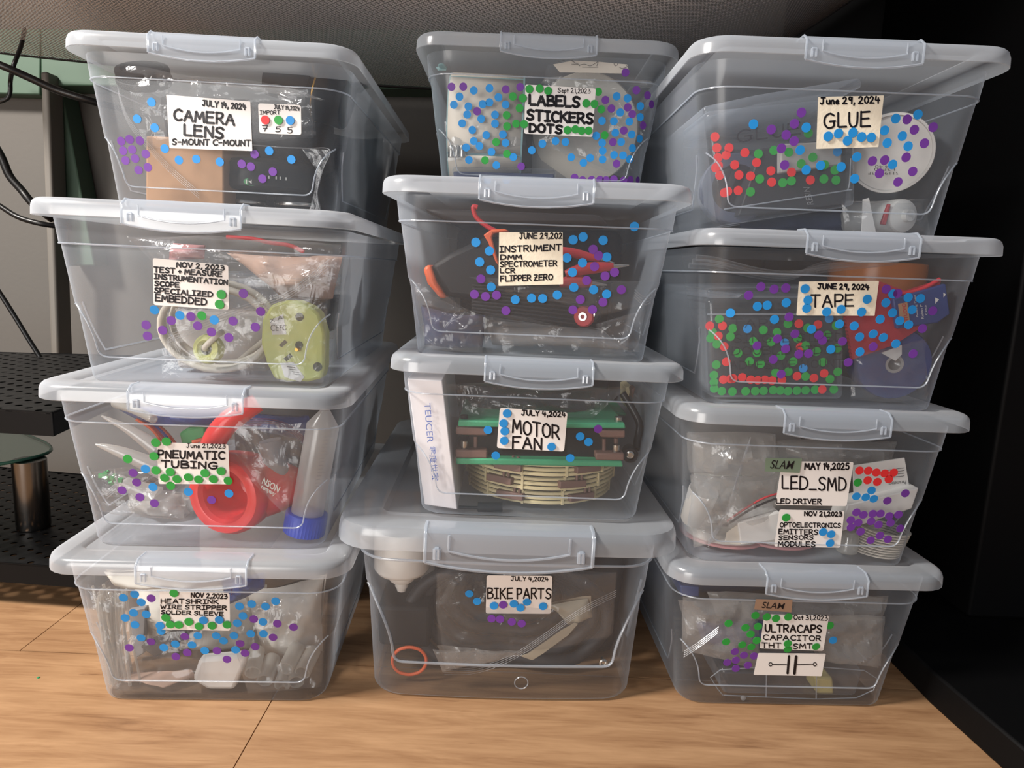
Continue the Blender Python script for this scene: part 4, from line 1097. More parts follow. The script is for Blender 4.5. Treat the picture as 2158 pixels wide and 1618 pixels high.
# pipettes and bags on the left
for k, (t_, r0, r1) in enumerate((("372,582 560,630 860,760", .0006, .008), ("442,422 600,500 760,610", .0006, .0065), ("330,760 520,800 760,880", .002, .008), ("420,880 640,930 940,960", .002, .010))):
    pp = path(b, t_, .050+.014*k)
    single('tapered_nozzle', 'milky tapered nozzle pointing left, '+['second', 'topmost', 'third', 'lowest'][k]+' of four in the tubing box', 'nozzle', MB().tube(pp, [r0+(r1-r0)*i/(len(pp)-1) for i in range(len(pp))], 20), 'pearl', frame=FR[b], group='tapered nozzles in the tubing box', smooth=60)
bag(b, 'clear zip bag with small green fittings at the left of the tubing box', "310,745 770,700 930,1010 450,960", .034, .006, 10, seals=[("515,725 530,790 470,850", .0005)])
for k, (u, v) in enumerate(((450, 760), (480, 772), (510, 768), (540, 785), (500, 792), (465, 748))):
    p = cat(b, u, v, .044); mm = Matrix.Translation(p) @ Matrix.Rotation(k*1.1, 4, 'Y') @ Matrix.Rotation(k, 4, 'Z')
    m_ = MB(); m_.box(-.0025, .0025, -.0016, .0016, -.0014, .0014, mm); m_.lathe([(.0010, 0), (.0010, .003)], p, (1, .3, k % 3-1), 10)
    single('green_fitting', 'small green push fitting in the clear bag', 'fitting', m_, 'green_plastic', frame=FR[b], group='small green fittings')
single('white_pouch', 'crumpled white pouch lying at the lower left of the tubing box', 'pouch', pillow(b, "420,820 900,860 950,1030 480,1010", .085, .012, 11, n=16), 'pearl', frame=FR[b], smooth=40)

# ---- A4 heat shrink
b = 'A4'
tb = random.Random(3)
for k in range(26):
    u0 = 345+k*11+tb.uniform(-6, 6); u1 = u0+tb.uniform(60, 150)-k*1.5; y = .036+tb.uniform(0, .022)
    single('heat_shrink_tube', 'thin clear heat shrink tube in the upright bundle at the left of the HEATSHRINK box', 'tube', MB().tube(path(b, "%d,%d %d,%d %d,%d" % (u0, 390+tb.uniform(0, 90), (u0+u1)/2-tb.uniform(10, 30), 700, u1, 1020+tb.uniform(0, 40)), y, 4), tb.uniform(.0006, .0013), 6), 'tube_clear', frame=FR[b], group='heat shrink tubes in the upright bundle', smooth=60)
bag(b, 'clear bag wrapped round the bundle of heat shrink tubes', "330,390 640,420 640,1060 470,1060", .031, .004, 12)
single('paper_wrap', 'cream tissue wrap under the lid of the HEATSHRINK box', 'wrap', pillow(b, "420,300 1300,310 1270,395 560,390", .060, .012, 13, n=18), 'tissue', frame=FR[b], smooth=60)
bag(b, 'clear bag with a blue and purple zip strip under the lid of the HEATSHRINK box', "1230,360 1480,330 1480,420 1260,520", .048, .006, 14, mat='blue_film', seals=[("1280,430 1330,390 1375,350", .0007)], sealmat='purple_film')
single('tissue_bundle', 'pale crumpled bundle filling the right of the HEATSHRINK box', 'bundle', pillow(b, "1380,440 1880,330 1840,1060 1500,1060", .085, .020, 15, n=22), 'tissue', frame=FR[b], smooth=60)
single('tissue_bundle', 'pale crumpled bundle behind the HEATSHRINK label', 'bundle', pillow(b, "360,380 1500,400 1480,1040 480,1040", .095, .020, 16, n=22), 'tissue', frame=FR[b], smooth=60)
pslab(b, 'dark_sleeve', 'dark grey folded sleeve below the HEATSHRINK label', 'sleeve', "700,790 980,690 1010,730 800,860", .050, .012, 'greyblack', bevel=.0015)
pslab(b, 'dark_sleeve', 'dark grey flat sleeve lying at the bottom left of the HEATSHRINK box', 'sleeve', "620,560 740,540 730,830 600,900", .075, .006, 'graylight', bevel=.001)
pslab(b, 'white_packet', 'white folded paper packet at the bottom middle of the HEATSHRINK box', 'packet', "1075,865 1390,840 1300,1068 1130,1075 1030,1000", .034, .010, 'white', bevel=.003)
single('tan_packet', 'tan soft packet at the bottom left of the HEATSHRINK box', 'packet', pillow(b, "610,960 1010,950 1040,1075 600,1075", .048, .010, 17, n=14), 'flesh', frame=FR[b], smooth=60)
for k, (u, v) in enumerate(((1415, 950), (1490, 1000), (1625, 925), (1690, 1010), (1600, 1030), (1730, 950))):
    p = cat(b, u, v, .040, .012)
    single('clear_ferrule', 'short clear tube end seen end-on at the bottom right of the HEATSHRINK box', 'tube', MB().lathe([(.0060, 0), (.0060, .022), (.0048, .022), (.0048, 0), (.0060, 0)], p, (.15*(k % 3-1), 1, .25), 24, cap=False), 'tube_clear', frame=FR[b], group='clear tube ends')
bag(b, 'clear bag over the lower middle of the HEATSHRINK box', "560,700 1120,690 1100,1070 560,1070", .030, .003, 18)
bag(b, 'clear bag over the right of the HEATSHRINK box', "1200,560 1900,430 1840,1060 1400,1070", .031, .005, 19)

# ---- B1 labels, stickers, dots
b = 'B1'
aL = at(b, 306, 500, .030); aR = at(b, 888, 500, .030)
zc = .060; R_ = .0440; yc = facey(S6, .08)+R_+.006
r = thing('label_roll', 'wide roll of white labels on teal backing at the left of the top middle box', 'label roll', FR[b], ((aL.x+aR.x)/2, yc, .010))
part(r, 'backing', MB().lathe([(.013, 0), (R_, 0), (R_, aR.x-aL.x), (.013, aR.x-aL.x)], (aL.x, yc, zc), (1, 0, 0), 72, cap=False), 'teal_paper')
gz_ = at(b, 500, 447, .027).z
for k in range(4):   # labels laid round the roll
    a0 = PI-math.asin(max(-1, min(1, (gz_-zc)/R_)))+.02+k*PI/2; lm = MB(); nn = 10
    lm.grid(lambda a, c: V((aL.x+.001+(aR.x-aL.x-.0025)*c, yc+math.cos(a0+a*(PI/2-.05))*(R_+.0002), zc+math.sin(a0+a*(PI/2-.05))*(R_+.0002))), nn, 1)
    part(r, 'blank_label', lm, 'roll_white', solidify=.0002, label='white blank label')
o = at(b, 1500, 880, .060); o.z = max(o.z, .046); o.x = min(o.x, .036)
r = thing('label_roll', 'big round white roll seen end-on at the right of the top middle box', 'label roll', FR[b], (o.x, o.y, .004))
part(r, 'wound_paper', MB().lathe([(.0440, .003), (.0450, .001), (.0450, -.028), (.0440, -.030), (.0050, -.030), (.0050, .003), (.0440, .003)], o, -lray(b, 1500, 880)[1].normalized(), 72, cap=False), 'roll_white')
part(r, 'core', MB().lathe([(.0050, .0035), (.0040, .0035), (.0040, -.030), (.0050, -.030)], o, -lray(b, 1500, 880)[1].normalized(), 40, cap=False), 'card', label='brown cardboard core')
pslab(b, 'navy_box', 'dark navy box between the two label rolls', 'box', "905,285 1110,300 1110,640 905,640", .10, .05, 'navy', bevel=.002)
r = thing('doodle_sheet', 'cream paper sheet with scribbled line drawings under the lid', 'paper', FR[b], cat(b, 1400, 440, .018))
part(r, 'sheet', flat(b, "1100,380 1250,315 1450,310 1660,380 1680,450 1150,440", .0182), 'roll_white', smooth=None)
sq = MB(); f_ = lambda u, v: cat(b, u, v, .0178)
for t_ in ("1230,340 1250,360 1245,345 1265,368 1290,372", "1300,385 1340,378 1380,392 1420,370 1440,362 1430,392", "1240,378 1290,380 1300,392", "1560,375 1575,365 1590,378 1570,392 1560,375", "1600,400 1625,410 1660,398 1650,385", "1320,400 1400,402 1440,400", "1135,362 1180,350 1215,338"):
    ribbon(sq, [(p.x, p.y) for p in spline([(*q, 0) for q in pairs(t_)], 4)], 3.5, f_)
part(r, 'drawing', sq, 'grey_ink', smooth=None)
for k, (t_, nm) in enumerate((("310,960 860,975 860,1120 320,1120", 'upper'), ("330,1150 1120,1170 1120,1330 345,1330", 'lower'))):
    r = thing('flat_case', 'clear flat case with dark contents, %s of the two stacked at the lower left' % nm, 'case', FR[b], cat(b, 560, 1100+k*180, .06), 'flat clear cases under the label roll')
    y0_ = .032 if k else .034
    part(r, 'shell', poly(b, t_, y0_, .03), 'inner', bevel=.003)
    q_ = pairs(t_); part(r, 'contents', poly(b, ' '.join('%d,%d' % (u+(12 if i in (0, 3) else -14), v+(40 if i < 2 else -8)) for i, (u, v) in enumerate(q_)), y0_+.003, .024), 'navy', bevel=.001)
for u in (330, 372, 412):
    p = cat(b, u, 1085, .0285)
    single('steel_thimble', 'small steel cylinder beside the upper flat case', 'cylinder', MB().lathe([(.0028, 0), (.0030, .0005), (.0030, .008), (.0024, .0095)], p, (0, 0, 1), 16), 'metal', frame=FR[b], group='small steel cylinders')
bag(b, 'clear glossy bag over the lower left of the top middle box', "262,800 870,745 880,1010 300,1110", .0270, .0025, 22)
bag(b, 'clear bag draped over the big white roll', "1060,330 1900,520 1800,1290 980,1000", .032, .004, 23)
bag(b, 'cloudy folded bag at the upper right under the mesh', "1050,300 1980,330 1900,560 1010,520", .070, .008, 24, mat='haze')
single('tan_sheet', 'tan cardboard sheet at the bottom of the top middle box', 'cardboard', poly(b, "940,930 1250,930 1260,1330 940,1330", .066, .003), 'cloth_grey', frame=FR[b])
single('side_film', 'pale aqua plastic film at the left side of the top middle box', 'film', pillow(b, "225,230 300,250 300,420 240,420", .05, .004, 25, n=8), 'teal_paper', frame=FR[b], smooth=50)

# ---- B2 instruments
b = 'B2'
r = thing('multimeter', 'black multimeter with an orange-red bumper edge, leaning at the left of the INSTRUMENT box', 'multimeter', FR[b], cat(b, 620, 830, .07))
part(r, 'body', poly(b, "385,585 520,500 740,400 860,395 930,700 900,800 700,810 500,790", .055, .035), 'lens_black', bevel=.004)
part(r, 'bumper', poly(b, "340,600 390,572 430,690 500,795 455,800 370,700", .052, .038), 'orange', bevel=.003, label='orange-red rubber bumper')
part(r, 'bumper', poly(b, "735,385 790,350 870,345 905,360 800,375 790,400 840,590 815,560 765,430", .050, .040), 'orange', bevel=.002, label='orange-red rubber bumper')
pslab(b, 'black_case', 'black case filling the back of the INSTRUMENT box', 'case', "560,340 1640,360 1640,700 560,700", .16, .08, 'pouch_dark', bevel=.006)
pslab(b, 'black_case', 'flat black case under the lid of the INSTRUMENT box', 'case', "330,180 1500,200 1560,330 560,330", .10, .04, 'dark', bevel=.006)
for k, (t_, rr_, nm) in enumerate((("1200,480,.05 1330,505,.05 1490,545,.05", .0028, 'flat red probe handle pointing right, uppermost of three'), ("1270,640,.045 1400,605,.045 1580,590,.045", .0036, 'red probe handle with grey tip, middle of three'), ("1230,700,.046 1330,690,.046 1440,700,.046", .0040, 'red probe handle, lowest of three'))):
    pp = path(b, t_, .05)
    r = thing('test_probe', nm, 'test probe', FR[b], pp[0], 'red test probes in the instrument box')
    part(r, 'handle', MB().tube(pp, [rr_*(.7+.5*math.sin(PI*i/(len(pp)-1))) for i in range(len(pp))], 14), 'redcab', smooth=60)
    d = (pp[-1]-pp[-2]).normalized()
    part(r, 'tip', MB().lathe([(.0016, 0), (.0014, .004), (.0005, .011)], pp[-1], d, 12), 'metal', label='bare metal tip')
r = thing('ribbed_housing', 'black ribbed metal housing with a red banana socket, at the bottom of the INSTRUMENT box', 'instrument', FR[b], cat(b, 1050, 930, .05))
part(r, 'housing', poly(b, "662,705 1470,745 1468,930 1350,990 655,895", .040, .06), 'black', bevel=.0015)
rb = MB()
for k in range(9):
    v0 = 712+k*21; rb.tube([cat(b, 662, v0, .0396), cat(b, 1340, v0+34+k*6, .0396)], .00055, 6)
part(r, 'cooling_rib', rb, 'dark', smooth=50, label='raised ribs')
p = at(b, 1387, 915, .037)
so = part(r, 'socket', MB().lathe([(.0072, .004), (.0076, .001), (.0066, -.0012), (.0040, -.0016)], p, (.35, 1, 0), 28), 'redcab', label='red banana socket')
part(so, 'contact', MB().lathe([(.0034, -.0012), (.0030, -.0028), (.0016, -.0028), (.0016, 0)], p, (.35, 1, 0), 20, cap=False), 'metal')
so = part(r, 'socket', MB().lathe([(.0052, .004), (.0056, .001), (.0046, -.0012), (.003, -.0016)], at(b, 1447, 900, .038), (.35, 1, 0), 28), 'lens_black', label='black banana socket')
part(so, 'contact', MB().lathe([(.0026, -.0012), (.0022, -.0028), (.0012, -.0028), (.0012, 0)], at(b, 1447, 900, .038), (.35, 1, 0), 20, cap=False), 'metal')
single('navy_pouch', 'soft navy pouch at the bottom left of the INSTRUMENT box', 'pouch', pillow(b, "330,840 750,900 730,1165 350,1120", .060, .018, 31, n=18), 'navy', frame=FR[b], smooth=60)
single('grey_parcel', 'pale grey wrapped parcel at the bottom middle of the INSTRUMENT box', 'parcel', pillow(b, "770,960 1500,1000 1700,1170 800,1150", .085, .014, 32, n=20), 'cloth_grey', frame=FR[b], smooth=60)
single('red_lead', 'pinkish red test lead looping under the lid of the INSTRUMENT box', 'cable', MB().tube(path(b, "700,150 670,200 690,270 760,330 860,380", .075), .0018, 8), 'redcab', frame=FR[b], smooth=60)
bag(b, 'clear crumpled bag along the bottom of the INSTRUMENT box', "740,900 1420,985 1720,1175 790,1160", .0290, .003, 33, fold=.003)
bag(b, 'clear zip bag around the ribbed housing, folded at its right end', "640,660 1900,680 1770,830 1480,900", .0265, .002, 34, seals=[("1720,740 1780,790 1850,780", .0004)], fold=.002)
bag(b, 'clear bag at the lower left of the INSTRUMENT box', "250,700 740,900 730,1165 330,1130", .0270, .003, 35)
bag(b, 'clear bag at the lower right of the INSTRUMENT box', "1480,950 1770,880 1750,1160 1500,1160", .032, .006, 36)

# ---- B3 motor fan
b = 'B3'
r = thing('white_carton', 'tall narrow white carton printed in blue, standing at the left of the MOTOR FAN box', 'carton', FR[b], cat(b, 430, 1100, .03))
part(r, 'carton_body', poly(b, "232,238 468,252 566,1100 300,1120", .0275, .11, m=.003), 'carton', bevel=.0008)
fz = lambda u, v: V((*cat(b, u, v, .0270).xy, at(b, u, v, .0270).z))
def fz(u, v):
    p = at(b, u, v, .0275); y = max(.0275, facey(S6, p.z)+.0035)
    return at(b, u, v, min(y, .0275) if y <= .0275 else y)-V((0, .0004, 0))
w1 = printed('TEUCER', (352, 398, 0), (372, 655, 0), (392, 396, 0), fn=lambda u, v: fz(u, v))
w2 = printed('零度世家', (378, 680, 0), (402, 905, 0), (424, 676, 0), bold=.008, fn=lambda u, v: fz(u, v))
w1.add(w2.v, w2.f)
part(r, 'printed_word', w1, 'blue_ink', smooth=None)
r = thing('fan_frame', 'fan frame with green plates and brown clamps behind the MOTOR FAN label', 'fan frame', FR[b], cat(b, 1100, 790, .05))
part(r, 'plate', poly(b, "575,508 1130,525 1655,528 1662,566 1130,562 570,552", .036, .085), 'fan_green', bevel=.0012, label='green plate')
part(r, 'plate', poly(b, "555,757 1100,765 1640,776 1645,815 1100,806 558,798", .036, .085), 'fan_green', bevel=.0012, label='green plate')
part(r, 'core', poly(b, "640,562 1600,570 1600,770 640,760", .046, .065), 'black', bevel=.001)
for t_ in ("556,552 765,560 765,612 556,604", "1470,572 1658,574 1658,625 1500,622", "553,700 762,708 762,760 553,755", "1462,722 1652,724 1652,776 1465,770"):
    part(r, 'clamp', poly(b, t_, .037, .045), 'brown_plastic', bevel=.0012, label='brown clamp')
for u, v, v1 in ((612, 640, 702), (1595, 665, 725), (1610, 486, 522), (612, 474, 505)):
    p = at(b, u, v1, .042); q = at(b, u, v, .042)
    part(r, 'screw', MB().lathe([(.0027, 0), (.0029, .0004), (.0029, q.z-p.z-.0004), (.0024, q.z-p.z)], p, (0, 0, 1), 20), 'lens_black' if u == 612 and v < 500 else 'metal', label='screw head')
for u, v0, v1 in ((686, 615, 705), (1520, 628, 724), (1597, 626, 668)):
    part(r, 'post', MB().tube([at(b, u, v0, .046), at(b, u, v1, .046)], .0016, 10), 'brown_plastic', label='brown post')
for k, (zz, tt, nm) in enumerate(((.0035, 1, 'lowest'), (.0155, 1, 'middle'), (.0275, 1, 'upper'))):
    c_ = at(b, 1100, 980, .085); R_ = .064-.003*(2-k)
    r = thing('cream_ring', 'cream slatted plastic ring with brown joints, %s of the three under the fan frame' % nm, 'plastic ring', FR[b], (c_.x, .104, zz), 'cream slatted rings')
    sl = MB()
    for j in range(3):
        sl.lathe([(R_, zz+j*.0036), (R_+.0012, zz+j*.0036+.0006), (R_+.0012, zz+j*.0036+.0024), (R_, zz+j*.0036+.003)], (c_.x, .104, 0), (0, 0, 1), 64, cap=False)
    for a in range(12):
        an = a*PI/6+.26; sl.box(-.0009, .0009, -.0018, .0006, zz, zz+.0110, Matrix.Translation((c_.x+R_*math.sin(an), .104-R_*math.cos(an), 0)) @ Matrix.Rotation(an, 4, 'Z'))
    part(r, 'slatted_band', sl, 'cream_plastic')
    for j, an in enumerate((-.42, .52) if k != 1 else (-.55, .35)):
        M_ = Matrix.Translation((c_.x+R_*math.sin(an), .104-R_*math.cos(an), zz+.003)) @ Matrix.Rotation(an, 4, 'Z')
        jm = MB().box(-.011, .011, -.0046, .002, 0, .0055, M_)
        jo = part(r, 'joint', jm, 'brown_plastic', bevel=.0006, label='brown joint')
        pm = MB()
        for dx in (.0035, .0075): pm.tube([M_ @ V((dx, -.0025, .005)), M_ @ V((dx, -.0025, .0115))], .0011, 8)
        part(jo, 'peg', pm, 'brown_plastic')
single('black_lead', 'thick black lead curving down the right of the MOTOR FAN box', 'cable', MB().tube(path(b, "1640,335,.08 1700,430,.075 1770,540,.07 1790,640,.065 1755,700,.06", .07), .0030, 10), 'cable', frame=FR[b], smooth=60)
p = cat(b, 1735, 738, .050, .01)
r = thing('round_connector', 'black round cable connector at the right of the fan frame', 'connector', FR[b], p)
part(r, 'shell', MB().lathe([(.0058, .012), (.0062, .001), (.0054, -.0010), (.0036, -.0010)], p, (.1, 1, 0), 28, cap=False), 'lens_black')
part(r, 'insert', MB().lathe([(.0036, 0), (.0020, -.0006), (.0018, .004)], p, (.1, 1, 0), 20), 'metal')
pslab(b, 'cream_block', 'cream and brown plastic block at the upper right of the MOTOR FAN box', 'plastic block', "1660,300 1830,290 1840,420 1690,430", .13, .03, 'cream_plastic', bevel=.002)
pslab(b, 'brown_clamp', 'spare brown clamp lying against the cream block', 'clamp', "1700,310 1880,300 1885,350 1710,370", .112, .014, 'brown_plastic', bevel=.001)
pslab(b, 'green_plate', 'loose green plate behind the right end of the fan frame', 'plate', "1540,440 1770,470 1775,488 1540,470", .125, .05, 'fan_green', bevel=.001)
single('black_strap', 'black webbing wrapped up in the bag above the fan frame', 'strap', pillow(b, "560,280 1450,320 1440,480 760,500", .090, .016, 41, n=18), 'pouch_dark', frame=FR[b], smooth=60)
bag(b, 'clear bag of black webbing above the fan frame', "478,262 1660,300 1440,500 540,480", .055, .008, 42)
single('black_plug', 'black plug with lead at the bottom left of the MOTOR FAN box', 'plug', MB().tube([cat(b, 575, 1085, .034), cat(b, 660, 1080, .034), cat(b, 700, 1078, .034)], .0013, 8).tube([cat(b, 700, 1078, .036), cat(b, 860, 1072, .036)], .0038, 10), 'cable', frame=FR[b], smooth=40)

# ---- B4 bike parts
b = 'B4'
p = at(b, 405, 455, .050); c_ = V((p.x+.005, .052, 0))
zz = lambda v: at(b, 400, v, .030).z
r = thing('white_bottle', 'white squeeze bottle turned nozzle down at the upper left of the BIKE PARTS box', 'bottle', FR[b], (c_.x, c_.y, zz(600)))
h0 = zz(600)
part(r, 'bottle_body', MB().lathe([(.0075, zz(540)-h0), (.0095, zz(530)-h0), (.0105, zz(505)-h0), (.019, zz(475)-h0), (.0215, zz(450)-h0), (.0218, .1170-h0), (.0205, .1195-h0)], (c_.x, c_.y, h0), (0, 0, 1), 40), 'white_plastic')
part(r, 'nozzle', MB().lathe([(.0035, 0), (.0040, .002), (.0052, .004), (.0052, .008), (.0078, .009), (.0078, zz(540)-h0)], (c_.x, c_.y, h0), (0, 0, 1), 28), 'white_plastic')
pslab(b, 'black_block', 'black plastic block under the white bottle', 'block', "245,615 615,630 610,870 250,850", .040, .05, 'black', bevel=.003)
pslab(b, 'white_carton', 'narrow pale carton beside the white bottle', 'carton', "548,255 645,262 640,600 560,590", .075, .04, 'cloth_grey', bevel=.002)
single('rubber_ring', 'orange-red rubber ring leaning at the lower left of the BIKE PARTS box', 'ring', MB().tube([cat(b, 490+102*math.cos(a*PI/16), 943+84*math.sin(a*PI/16)*(1.0 if abs(math.sin(a*PI/16)) < .9 else .97), .034) for a in range(32)], .0013, 8, closed=True), 'orange', frame=FR[b], smooth=60)
co_ = at(b, 1020, 640, .075)
for k in range(5):
    R_ = (.072-.0085*k)
    pts = [V((co_.x+.008+R_*1.12*math.cos(a*PI/20), .055+.012*k+.003*math.sin(a*.9), max(.010, co_.z+.004+R_*.66*math.sin(a*PI/20)))) for a in range(40)]
    single('rubber_hose', 'grey-black rubber hose loop coiled in the BIKE PARTS box, %s' % ('outermost', 'second from outside', 'third from outside', 'fourth from outside', 'innermost')[k], 'hose', MB().tube(pts, .0050, 10, closed=True), 'greyblack', frame=FR[b], group='coiled rubber hose loops', smooth=60)
pslab(b, 'black_case', 'wide black case at the back of the BIKE PARTS box', 'case', "640,300 1760,310 1780,1000 640,1000", .150, .08, 'pouch_dark', bevel=.008)
pslab(b, 'black_case', 'black case standing at the right of the BIKE PARTS box', 'case', "1360,320 1800,330 1760,980 1500,990", .075, .06, 'dark', bevel=.008)
single('paper_strip', 'crumpled beige paper strip lying diagonally across the BIKE PARTS box', 'paper strip', poly(b, "1155,915 1200,900 1400,760 1480,715 1500,722 1440,790 1290,900 1225,940", .0245, .0006), 'beige_tape', frame=FR[b], smooth=50)
single('tan_cloth', 'tan rag in the clear bag beside the BIKE PARTS label', 'rag', pillow(b, "1330,600 1560,560 1580,680 1440,720", .034, .004, 51, n=12), 'beige_tape', frame=FR[b], smooth=60)
bag(b, 'clear zip bag around the coiled hose of the BIKE PARTS box', "640,430 1740,400 1690,800 690,1000", .0265, .003, 52, seals=[("700,990 900,980 1150,880 1500,640 1730,520", .00018)], fold=.003)
bag(b, 'cloudy crumpled bag at the lower middle of the BIKE PARTS box', "640,860 900,870 1180,900 700,1000", .022, .003, 53, mat='haze')
single('screw', 'small steel screw standing at the lower right of the BIKE PARTS box', 'screw', MB().lathe([(.0012, .006), (.0012, 0), (.0034, -.0008), (.0034, -.0016), (.0022, -.0022), (.0012, -.0012)], at(b, 1650, 951, .0245), (0, 1, 0), 24), 'metal', frame=FR[b])
r = ROOT[b]
gm = MB(); p = onface(b, 1160, 1075, .0002); Mg = faceM(b, p)
gm.tube([Mg @ V((.0050*math.cos(a*PI/12), .0050*math.sin(a*PI/12), 0)) for a in range(24)], .00035, 6, closed=True)
part(r, 'moulded_mark', gm, 'latch')

# ---- C1 glue
def inner_box(b, label, outline, y, th, ridge, lid_t=None, mat='inner'):
    A = P3(b, outline, y); cc = sum(A, V((0, 0, 0)))/len(A); cc.z = min(p.z for p in A)
    r = thing('small_storage_box', label, 'storage box', FR[b], cc)
    part(r, 'body', poly(b, outline, y, th), mat, bevel=.004)
    if ridge: part(r, 'moulded_ridge', MB().tube(path(b, ridge, y-.0004, 3), .00045, 6), 'latch', smooth=60)
    if lid_t:
        part(r, 'lid', poly(b, lid_t, y-.003, th+.004), 'inner', bevel=.002)
    return r
def idots(r, b, key, t, y):
    for u, v in pairs(t):
        p = cat(b, u, v, y-.0004)
        M = Matrix.Translation(p-TC[r.name]) @ Matrix.Rotation(PI/2, 4, 'X')
        o = link('dot_sticker', dot_me[key], r, M); o['label'] = DC[key][0]+' round dot sticker'
b = 'C1'
r = inner_box(b, 'smaller tilted clear box with red and green dots inside the GLUE box', "215,470 1140,380 1140,1045 300,1170", .036, .12, "335,1070 1050,960 1085,950 1098,900 1105,760", "100,440 540,372 1170,268 1175,330 545,425 110,505")
idots(r, b, 'r', "279,630 291,697 364,697 347,741 297,756 461,726 399,800 532,786 300,805 283,818 308,864 425,862 495,868 619,836 624,905 744,845 859,892 357,962 336,970 420,956", .036)
idots(r, b, 'g', "543,733 637,712 728,723 803,794 874,754 847,608 945,800 551,886 691,909 744,898 495,964 941,886 1015,893 1008,832", .036)
idots(r, b, 'b', "1024,720", .036)
tx = MB(); write(tx, 'GLUE', 415, 665, 795, 612, 72, 9, lambda u, v: cat(b, u, v, .0353)); part(r, 'handwriting', tx, 'faint_ink', smooth=None)
tb_ = thing('resin_box', 'black carton printed RESIN inside the smaller GLUE box', 'carton', FR[b], cat(b, 800, 1050, .06))
part(tb_, 'carton_body', poly(b, "560,700 1120,620 1110,1040 420,1110", .052, .06), 'greyblack', bevel=.001)
part(tb_, 'printed_word', printed('RESIN', (880, 1040, 0), (855, 935, 0), (840, 1042, 0), fn=lambda u, v: cat(b, u, v, .0515)), 'graylight', smooth=None)
pslab(b, 'pale_carton', 'pale carton lying over the RESIN carton', 'carton', "680,672 1050,655 1050,800 680,850", .041, .008, 'cloth_grey', bevel=.001)
p = at(b, 330, 640, .060)
single('tape_roll', 'blue and grey tape roll at the left of the smaller GLUE box', 'tape roll', MB().lathe([(.0240, 0), (.0250, .001), (.0250, .02), (.017, .02), (.017, 0), (.0240, 0)], (-.052, .062, .034), (.15, 1, 0), 48, cap=False), 'slate', frame=FR[b])
o = at(b, 1350, 730, .0500)
r = thing('round_tin', 'round white tin bottom with an upside-down date stamp', 'tin', FR[b], (o.x, o.y, o.z-.035))
R_ = .0272
part(r, 'tin_body', MB().lathe([(R_*.97, .0205), (R_, .020), (R_, .0016), (R_*.985, 0), (R_*.93, 0), (R_*.91, .0014), (.0004, .0014)], o, lray(b, 1350, 730)[1].normalized(), 64), 'tin_white')
tp = MB()
for t_, c_, h_ in (('54:40', 1305, 818), ('I 3E10', 1310, 835), ('E51196.93F', 1315, 858)):
    w_ = 7*len(t_)*1.5
    m_ = printed(t_, (c_+w_, h_-16, 0), (c_-w_, h_-16, 0), (c_+w_, h_+2, 0), fn=lambda u, v: at(b, u, v, .0505)); tp.add(m_.v, m_.f)
part(r, 'printed_word', tp, 'grey_ink', smooth=None)
p = at(b, 1430, 1110, .050); p.z = max(p.z, .0155)
r = thing('glue_bottle', 'glue bottle with white end, bagged at the lower right of the GLUE box', 'glue bottle', FR[b], (p.x, p.y, .003))
part(r, 'bottle_body', MB().lathe([(.0118, .002), (.0122, .006), (.0122, .05), (.010, .055)], p, (-.25, 1, 0), 36), 'white_plastic')
part(r, 'cap', MB().lathe([(.0005, -.006), (.0040, -.0058), (.0046, -.002), (.0080, -.001), (.0112, .0005), (.0118, .002)], p, (-.25, 1, 0), 36), 'white_plastic')
part(r, 'wrapper', poly(b, "1290,1160 1335,1035 1350,1040 1320,1165", .047, .003), 'redcab', bevel=.0005, label='red and blue wrapper')
pslab(b, 'paper_corner', 'folded white paper corner standing beside the glue bottle', 'paper', "1180,1010 1215,1000 1262,1240 1170,1240", .042, .001, 'white', bevel=0)
bag(b, 'clear bag around the glue bottle', "1060,1010 1560,1010 1600,1220 1060,1230", .0315, .003, 61)
single('dark_parcel', 'dark teal parcel along the bottom of the GLUE box', 'parcel', pillow(b, "440,1100 1180,1080 1180,1230 440,1230", .110, .012, 62, n=14), 'navy', frame=FR[b], smooth=60)
bag(b, 'cloudy bag at the back of the GLUE box', "540,200 1280,230 1270,420 560,470", .16, .02, 63, mat='haze')

# ---- C2 tape
b = 'C2'
r = inner_box(b, 'smaller clear box with many red and green dots inside the TAPE box', "215,440 1112,440 1108,1085 235,1085", .0335, .13, "220,545 1100,545", "190,380 1128,372 1128,440 528,442 520,420 460,420 450,442 190,440")
idots(r, b, 'r', "257,619 337,619 311,683 348,750 361,846 820,605 940,611 829,752 343,958 388,954 405,951 462,944 516,959 560,962 605,959 651,964 713,960 808,936 915,948 979,919 967,1020", .0335)
idots(r, b, 'g', "317,576 275,660 262,697 402,635 387,687 302,734 595,645 681,660 751,606 875,632 533,716 645,720 812,697 998,677 862,743 435,791 556,788 706,808 931,781 508,844 577,860 783,845 971,848 298,864 283,930 283,975 285,1015 333,1031 400,1034 483,1032 544,1031 597,1029 657,1025 703,1027 751,1031 807,1028 862,1026 922,1022 1040,1020 672,915 753,908 862,938 1016,955 1065,909 1055,617 1063,760", .0335)
idots(r, b, 'b', "495,637 730,726 847,887 1011,573", .0335)
tx = MB(); f_ = lambda u, v: cat(b, u, v, .0328)
for t_, x0, y0, x1, y1 in (('TAPE', 398, 628, 700, 625), ('SINGLE SIDED', 412, 725, 1100, 715), ('DOUBLE SIDED', 398, 802, 1100, 795), ('ADHESIVE MOUNT', 388, 893, 1100, 880)):
    write(tx, t_, x0, y0, x1, y1, 50, 6, f_)
part(r, 'handwriting', tx, 'faint_ink', smooth=None)
pslab(b, 'dark_filling', 'dark brown-grey tape carton filling the smaller TAPE box', 'carton', "240,560 1095,560 1090,1040 250,1040", .045, .10, 'greyblack', bevel=.003)
